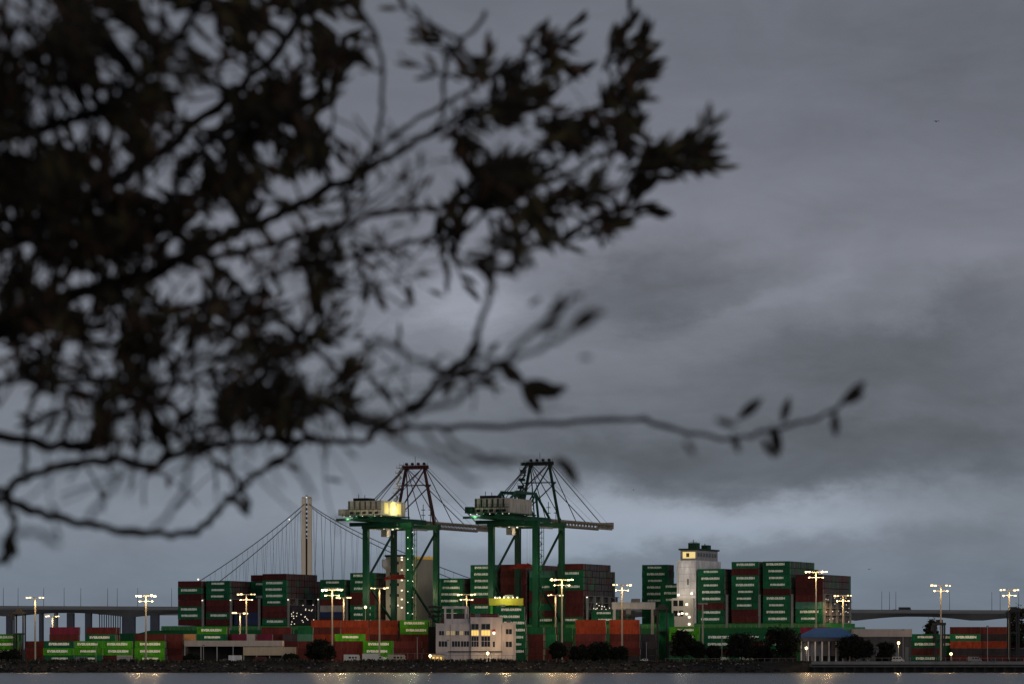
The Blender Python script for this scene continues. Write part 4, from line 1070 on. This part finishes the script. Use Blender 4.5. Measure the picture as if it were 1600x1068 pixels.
tree(1350, 1000, 1524, 30, 'lower dark tree right of the pavilion', 81)
tree(1382, 1003, 1523, 30, 'low tree left of the low bright lamp', 9, low=.1)
tree(1456, 966, 1560, 30, 'tall thin tree behind the right warehouse end', 10)
tree(1590, 945, 1556, 30, 'tall dark tree at the right frame edge', 11)
tree(15, 1016, 1522, 34, 'low bush at the far left shore', 12, low=.1)
tree(300, 1022, 1520, 26, 'small bush below the canopy left end', 13, low=.1)
tree(455, 1022, 1520, 26, 'small bush left of the round waterfront tree', 14, low=.1)

# ------------------------------------------------------------------ birds
def bird(px, py, D, sp, label, roll):
    r = thing('bird', P(px, py, D), math.radians(20), label, 'bird', 'birds flying in the distance')
    mb = MB(); mb.tube([(0,-sp*.28,0),(0,-sp*.15,.01),(0,.05*sp,.0),(0,sp*.3,0)], [sp*.02,sp*.07,sp*.06,sp*.015], 8)
    k = math.tan(roll)
    for sx in (-1, 1):
        a = [(0,-sp*.1,.02),(sx*sp*.25,-sp*.16,sp*.1*k+.02),(sx*sp*.55,-sp*.02,sp*.02*k),(sx*sp*.25,sp*.03,sp*.09*k+.01),(0,sp*.12,.01)]
        mb.quad(a if sx > 0 else a[::-1])
    o = mb.build('body', mat('bird_dark', (.03,.03,.035), .8), r)
bird(1463, 190, 260, .5, 'small bird high in the upper right sky', .5)
bird(990, 765, 330, .35, 'tiny bird low in the sky right of the cranes', .7)
bird(1358, 889, 330, .42, 'small bird above the right end of the ship', .8)

# ------------------------------------------------------------------ foreground tree (out of focus)
LT = thing('foreground_tree', (-4.1, 10.4, 1.35), 0, 'blurred leafy branches of a near tree reaching in from the left', 'tree')
OX, OY, OZ = LT.location
def F(px, py, D=10.0): p = P(px, py, D); return Vector((p.x-OX, p.y-OY, p.z-OZ))
BR = [ # (points, start width px, end width px, depth0, depth1)
 ([(-260,800),(-120,775),(0,778),(25,786),(90,808),(150,822),(220,832),(290,834),(322,816),(370,765),(410,738),(447,712),(470,690)],13,6,9.6,10.6),
 ([(-120,775),(0,768),(30,750),(92,726),(175,718),(236,726),(280,709),(350,696),(415,687),(481,687),(568,691),(590,670),(656,628),(687,589),(742,548)],12,6,9.9,10.6),
 ([(-150,670),(0,681),(66,694),(131,698)],13,12,9.8,9.8),
 ([(402,560),(450,600),(494,628),(547,654),(590,667),(700,668),(850,663),(985,655),(1060,672),(1140,684),(1200,674),(1260,655),(1290,646),(1320,622),(1348,602)],8,4,10.2,8.8),
 ([(39,740),(39,676),(48,632),(66,602),(26,571)],7,5,10,10),
 ([(105,700),(103,650),(118,600),(150,560)],6,4,10,10.4),
 ([(-300,620),(-120,560),(0,515),(60,485),(150,448),(240,425),(324,385),(367,363),(420,341),(481,311),(547,276),(612,241),(678,206),(740,170)],26,6,10.0,10.6),
 ([(300,398),(367,398),(437,376),(525,354),(612,332),(700,322),(790,300),(860,262)],9,6,10,10.8),
 ([(310,385),(345,425),(375,448),(394,475),(402,519),(430,560),(450,600)],11,6,10,10.2),
 ([(440,420),(520,405),(574,396),(636,380),(714,367),(760,330),(830,320),(900,340),(960,350)],7,4,10,11),
 ([(787,330),(775,380),(770,440),(752,510),(742,548),(728,565)],7,8,9.0,8.6),
 ([(585,530),(640,555),(690,578),(740,572)],8,6,7.2,7.6),
 ([(590,670),(640,632),(690,600),(720,585),(780,575),(820,600),(850,612),(880,606)],6,5,9,9.4),
 ([(640,650),(720,620),(770,580),(830,520),(880,475),(905,460)],8,5,7.2,7.0),
 ([(742,560),(800,560),(870,530),(905,505),(940,485)],7,5,7.0,6.6),
 ([(560,655),(620,690),(680,715),(745,755)],7,5,6.6,6.2),
 ([(660,670),(690,700),(740,722),(800,722)],6,5,6.6,6.4),
 ([(690,668),(720,700),(790,718),(850,722),(895,735)],6,4,6.8,7.4),
 ([(590,60),(600,150),(590,200),(582,250)],5,6,10.2,10.2),
 ([(760,20),(700,100),(690,180),(678,206)],5,6,10.6,10.4),
 ([(547,276),(600,225),(650,190),(720,150),(790,110),(860,85),(900,60)],6,4,10.5,11.4),
 ([(860,262),(900,230),(960,190),(1000,120),(1005,60)],6,4,10.8,11.5),
 ([(790,300),(870,280),(950,240),(1030,250),(1110,246)],7,4,10.8,11.2),
 ([(860,262),(930,300),(990,330),(1040,330)],6,4,10.6,11.2),
 ([(-300,420),(-100,400),(60,360),(150,300),(260,230),(360,150),(450,60),(500,-40)],22,8,10.5,11.2),
 ([(-300,300),(-80,240),(60,200),(180,160),(280,60),(340,-40)],18,8,9.6,9.0),
 ([(150,448),(260,480),(340,470),(400,480),(470,520),(530,580),(560,650)],8,5,10.3,10.6),
 ([(60,485),(110,520),(170,540),(230,600),(260,660),(250,720)],7,5,10.2,10.4),
 ([(0,515),(80,560),(180,600),(280,600),(350,560),(400,520)],8,5,9.8,9.9),
 ([(335,530),(300,570),(262,600),(245,640)],6,5,7.6,7.4),
 ([(190,560),(215,600),(240,650),(255,668)],8,9,10.1,10),
 ([(300,720),(280,780),(240,830)],7,5,6.8,6.6),
 ([(190,740),(160,780),(135,815)],7,6,6.2,6.2),
 ([(12,785),(22,830),(8,868),(-6,880)],9,7,9.4,9.4),
 ([(0,850),(50,830),(95,850)],9,7,5.8,5.8),
 ([(350,730),(380,760),(385,798)],6,8,9.8,9.8),
 ([(455,712),(470,740),(490,775)],6,6,6.2,6.2),
 ([(300,398),(270,330),(290,260),(360,200),(430,170),(520,150)],8,5,10.4,11),
 ([(-200,560),(-60,600),(40,590),(140,600),(210,570),(260,540)],9,4,9.2,9.4),
]
allpts = []; BARKN = mat('near_bark', (.012,.009,.007), .9, vary=.3, scale=8)
def smooth(pts, n=5):
    P_ = [pts[0]]+pts+[pts[-1]]; out = []
    for i in range(1, len(P_)-2):
        a, b_, c, d_ = P_[i-1:i+3]
        for k in range(n):
            u = k/n; out.append(tuple(.5*((2*b_[j])+(-a[j]+c[j])*u+(2*a[j]-5*b_[j]+4*c[j]-d_[j])*u*u+(-a[j]+3*b_[j]-3*c[j]+d_[j])*u**3) for j in range(2)))
    out.append(pts[-1]); return out
fr = random.Random(21)
for pts, w0, w1, d0, d1 in BR:
    sp = smooth(pts); n = len(sp)-1
    P3 = []; R3 = []
    for i, (x, y) in enumerate(sp):
        u = i/n; D = d0+(d1-d0)*u; x += fr.uniform(-4,4); y += fr.uniform(-4,4)
        P3.append(F(x, y, D)); R3.append((w0+(w1-w0)*u)*S*D/2*fr.uniform(1.05,1.5)); allpts.append((x, y, D))
    wood = MB(); wood.tube(P3, R3, 7); wood.build('branch', BARKN, LT)
# trunk and main limbs outside the frame
mb = MB()
mb.tube([(0,0,-.1),(.05,0,.8),(.12,-.05,1.7),(.1,0,2.6),(-.05,.1,3.6),(-.1,.2,4.6)], [.30,.24,.20,.17,.12,.06], 12)
mb.build('trunk', BARK, LT)
for (a, b_, w_) in (((.1,0,.9),(-260,800,9.6),.045),((.1,0,1.2),(-150,670,9.8),.04),((.12,-.05,1.5),(-300,620,10),.055),((.1,0,2.0),(-300,420,10.5),.05),((.1,0,2.4),(-300,300,9.6),.045)):
    e = F(*b_); wood = MB(); wood.tube([a, Vector(a).lerp(e,.5)+Vector((0,0,-.05)), e], [w_*1.2, w_*.8, w_*.4], 8); wood.build('branch', BARKN, LT)
for k in range(9):   # upper limbs above the frame
    a = Vector((0,.05,2.4+.25*k)); an = fr.uniform(-1.2,1.2)+(math.pi if k % 3 == 2 else 0); ln = fr.uniform(1.4,3.0)
    e = a+Vector((math.cos(an)*ln, math.sin(an)*ln, fr.uniform(.7,1.6)))
    if e.x > 2 and e.z < 4: e.z = 4.2
    wood = MB(); wood.tube([a, a.lerp(e,.5)+Vector((0,0,.15)), e], [.05,.035,.012], 6); wood.build('branch', BARKN, LT)
GAPS = [(785,150,14,14),(835,108,16,24),(859,180,14,20),(965,272,20,28),(800,205,14,20),(710,142,34,24),(954,105,24,28),(850,300,16,10),(1030,195,30,22),(1022,285,14,18),(915,165,18,12),(745,340,20,12),(880,290,14,12),(905,100,16,18),(30,112,28,26),(80,182,34,42),(108,215,22,18),(72,222,16,14),(190,92,20,28),(183,118,22,24),(185,275,20,24),(277,62,15,34),(322,58,24,30),(308,138,24,34),(365,115,34,26),(325,158,34,22),
 (252,262,18,20),(242,298,26,18),(300,275,20,18),(440,66,34,44),(535,28,22,26),(618,48,40,44),(556,140,30,34),(520,176,26,22),(615,175,46,66),(565,215,44,34),(404,262,18,18),(424,240,24,20),(343,328,30,26),(306,352,22,16),
 (432,302,22,20),(640,292,74,30),(500,336,66,18),(378,392,32,12),(90,430,68,14),(424,436,56,28),(240,426,30,12),(282,424,16,10),(590,362,70,16),(300,455,40,22),(760,60,60,34),(700,130,24,18),(905,150,36,30),(950,240,34,26),(880,250,22,16),
 (60,20,34,18),(690,20,30,18),(560,470,60,50),(290,620,50,60),(110,470,40,14),(120,570,34,36),(120,650,30,30),(200,660,40,30),(40,640,16,30),(330,560,26,30),(640,450,60,60),(600,600,50,30),(500,590,26,24),(340,680,50,14),(160,770,110,34),(560,520,30,30)]
ZONES = [ # cx, cy, rx, ry, sprays
 (210,190,290,245,205),(120,90,150,100,44),(60,300,110,100,46),(230,330,170,80,52),(70,380,110,70,30),(480,120,140,120,48),(420,225,110,60,26),(480,30,120,40,22),(60,150,90,90,22),
 (770,240,70,90,30),(820,120,70,80,26),(870,330,110,55,26),(960,120,50,80,16),(1000,250,80,50,16),(1070,245,55,22,10),(720,380,110,40,16),(690,60,50,60,12),(905,200,60,60,14),(790,310,60,40,14),
 (180,500,190,60,34),(430,440,60,60,8),(510,440,60,60,14),(420,590,90,60,15),(250,540,60,50,6),(60,480,70,50,16),(130,610,120,70,16),(560,620,70,50,8),(360,500,60,60,10),(600,300,60,40,6),(440,620,60,60,14),(340,600,40,40,6),(215,655,90,50,12),(320,650,60,50,9),(520,500,40,40,7),(700,590,24,16,3),(60,570,50,40,6)]
SING = [(1212,690,-80,52,9.2),(1200,700,-60,40,9.2),(1228,640,75,44,9.0),(1172,638,40,52,8.8),(1305,662,-85,42,8.8),(1335,612,45,50,8.6),(1150,692,-70,34,8.8),(1078,700,-60,30,7.0),(1135,660,-20,40,7.4),(890,738,-60,56,7.8),(880,728,-50,40,7.6),
 (858,610,10,60,9.2),(830,622,-60,62,9.2),(845,600,-10,50,9.2),(800,580,-40,50,9.2),(690,580,180,40,9),(735,545,60,30,8.8),(700,612,-110,30,9),(870,480,60,50,6.8),(915,500,35,60,6.4),(836,470,30,26,8),(915,558,0,22,7),(860,510,25,44,6.6),
 (1005,45,75,44,11),(960,55,60,40,9),(1000,120,30,60,11),(1015,110,15,55,11),(1120,246,0,40,11),(1085,235,30,44,11),(1030,330,-15,50,11),(1010,290,35,60,11),(950,345,-50,44,11),(975,215,-80,90,10.6),(640,460,-80,40,10),(595,470,-60,40,10),(575,540,-60,32,9),
 (10,860,-85,50,9.4),(20,850,-70,44,9.4),(380,795,-50,34,9.8),(250,670,100,56,10),(235,510,-75,56,10.2),(240,545,-80,50,10.2),(155,690,10,60,9.9),(130,700,-5,50,9.9),(290,650,40,50,10),(350,730,-40,40,10),(430,720,30,40,10),(365,780,-20,40,9.8)]
fol = MB(); fr = random.Random(77)
def leaf(base, ang, ln, wd, tilt, mi):
    """flat folded leaf in space; ang in image plane"""
    d_ = Vector((math.cos(ang)*math.cos(tilt), math.sin(tilt), math.sin(ang)*math.cos(tilt)))
    side = d_.cross(Vector((fr.uniform(-.5,.5), 1, fr.uniform(-.5,.5)))).normalized(); nrm = side.cross(d_)
    fol.mi = mi; n = len(fol.v); sec = [(0,.12),(.22,.72),(.5,1.0),(.78,.7),(1,.05)]
    for u, k in sec:
        c = base+d_*ln*u+nrm*(-.10*ln*u*u)
        fol.v += [tuple(c-side*wd*k/2+nrm*wd*.12), tuple(c), tuple(c+side*wd*k/2+nrm*wd*.12)]
    for i in range(4):
        for j in range(2): a = n+i*3+j; fol.f.append((a,a+1,a+4,a+3)); fol.m.append(mi)
def near_branch(x, y):
    return min(allpts, key=lambda q: (q[0]-x)**2+(q[1]-y)**2)
def ingap(x, y):
    for gx, gy, rx, ry in GAPS:
        if ((x-gx)/rx)**2+((y-gy)/ry)**2 < 1: return True
    return False
twig = MB()
for cx_, cy_, rx, ry, cnt in ZONES:
    for _ in range(int(cnt*(1.08 if cx_ < 420 else .95 if cx_ < 600 else .76)+.5)):
        for _t in range(12):
            a = fr.uniform(0,6.283); q = math.sqrt(fr.random()); x = cx_+rx*q*math.cos(a); y = cy_+ry*q*math.sin(a)
            if not ingap(x, y): break
        else: continue
        nb = near_branch(x, y); D = nb[2]+fr.gauss(0,.7); dist = math.hypot(nb[0]-x, nb[1]-y)
        ang0 = math.atan2(nb[1]-y, x-nb[0]) if dist > 12 else fr.uniform(-.6,2.0)
        if x > 740: ang0 = fr.gauss(.5,.7)
        sl_ = fr.uniform(30,80); cur = fr.uniform(-.5,.5); tw = []
        x0_, y0_ = x-math.cos(ang0)*sl_*.5, y+math.sin(ang0)*sl_*.5; xx, yy_, aa = x0_, y0_, ang0-cur/2
        for k in range(6): tw.append((xx, yy_, aa)); xx += math.cos(aa)*sl_/5; yy_ -= math.sin(aa)*sl_/5; aa += cur/5
        if dist < 170:
            m_ = F((nb[0]+x0_)/2+fr.uniform(-8,8), (nb[1]+y0_)/2+fr.uniform(-8,8), (nb[2]+D)/2)
            twig.tube([F(*nb), m_, F(x0_, y0_, D)], [.0055,.0045,.004], 5)
        twig.tube([F(a_, b__, D) for a_, b__, _c in tw], [.004,.0035,.003,.003,.0025,.002], 5)
        for k, (a_, b__, c_) in enumerate(tw):
            if k == 0: continue
            for sd in ((-1, 1) if k < 5 else (0, -.7, .7)):
                if fr.random() < (.38 if x < 500 else .48): continue
                la = c_+sd*fr.uniform(.2,.8)+fr.gauss(0,.12); ln = fr.uniform(26,46)*(1.15 if x > 700 else 1)
                ex, ey = a_+math.cos(la)*ln*.75, b__-math.sin(la)*ln*.75
                if ingap(ex, ey) and fr.random() < .85: ln *= .5
                Dk = D+fr.uniform(-.03,.03); leaf(F(a_, b__, Dk), la, ln*S*D, ln*S*D*fr.uniform(.19,.27), fr.uniform(-.5,.5), fr.choice((0,0,0,0,1,2)))
for x, y, ang, lp, D in SING:
    a = math.radians(ang); hx, hy = x-math.cos(a)*lp/2, y+math.sin(a)*lp/2
    leaf(F(hx, hy, D), a, lp*S*D, lp*S*D*.34, fr.uniform(-.2,.2), 0)
    if lp > 40: leaf(F(hx, hy, D), a+fr.uniform(-.4,.4), lp*S*D*.8, lp*S*D*.26, fr.uniform(-.2,.2), 0)
for (cx_, cy_, rx, ry, cnt) in ((150,200,220,200,40),(210,420,230,110,44),(250,600,230,110,84),(560,380,140,70,34),(480,560,110,90,34),(620,250,70,70,8),(300,720,260,50,20),(90,250,110,220,14),(330,200,150,150,14),(700,600,90,50,7),(860,260,120,100,10)):
    for _ in range(cnt):
        a0 = fr.uniform(0,6.283); q = math.sqrt(fr.random()); x = cx_+rx*q*math.cos(a0); y = cy_+ry*q*math.sin(a0)
        D = fr.choice((9.6,10.2,10.6,8.6,7.4))+fr.uniform(-.3,.3); an = fr.choice((fr.gauss(.5,.4), fr.gauss(.5,.4), fr.gauss(-.5,.5), fr.gauss(1.7,.4))); ln = fr.uniform(60,190); cu = fr.gauss(0,.5)
        pts = []; xx, yy_ = x-math.cos(an)*ln/2, y+math.sin(an)*ln/2
        for k in range(7): pts.append(F(xx, yy_, D)); xx += math.cos(an)*ln/6; yy_ -= math.sin(an)*ln/6; an += cu/6+fr.gauss(0,.10)
        w_ = fr.uniform(2.2,4.6)*S*D/2; twig.tube(pts, [w_*(1-.09*k) for k in range(7)], 5)
        for k in (3,5,6):
            if fr.random() < .4: leaf(pts[k], an+fr.uniform(-1,1), fr.uniform(18,34)*S*D, fr.uniform(6,9)*S*D, fr.uniform(-.4,.4), fr.choice((0,0,1,2)))
# crown above and left of the frame
for _ in range(420):
    a = fr.uniform(0,6.283); q = math.sqrt(fr.random()); p = Vector((math.cos(a)*q*2.9, math.sin(a)*q*2.6, 4.2+fr.uniform(0,2.6)*(1-q*.5)))
    if p.x < 1.6 and fr.random() < .45: p.z -= 1.6
    for k in range(5): leaf(p, fr.uniform(0,6.28), fr.uniform(.06,.11), .03, fr.uniform(-.8,.8), fr.choice((0,1,2)))
fm = [mat('near_leaf_dark', (.014,.010,.005), .8, vary=.3, scale=8, streak=False), mat('near_leaf_olive', (.045,.036,.012), .7, vary=.3, scale=8, streak=False), mat('near_leaf_brown', (.045,.022,.012), .7, vary=.3, scale=8, streak=False)]
tag(fol.build('foliage', fm, LT), kind='stuff')
tag(twig.build('twigs', BARKN, LT), kind='stuff')
print('containers', NC)
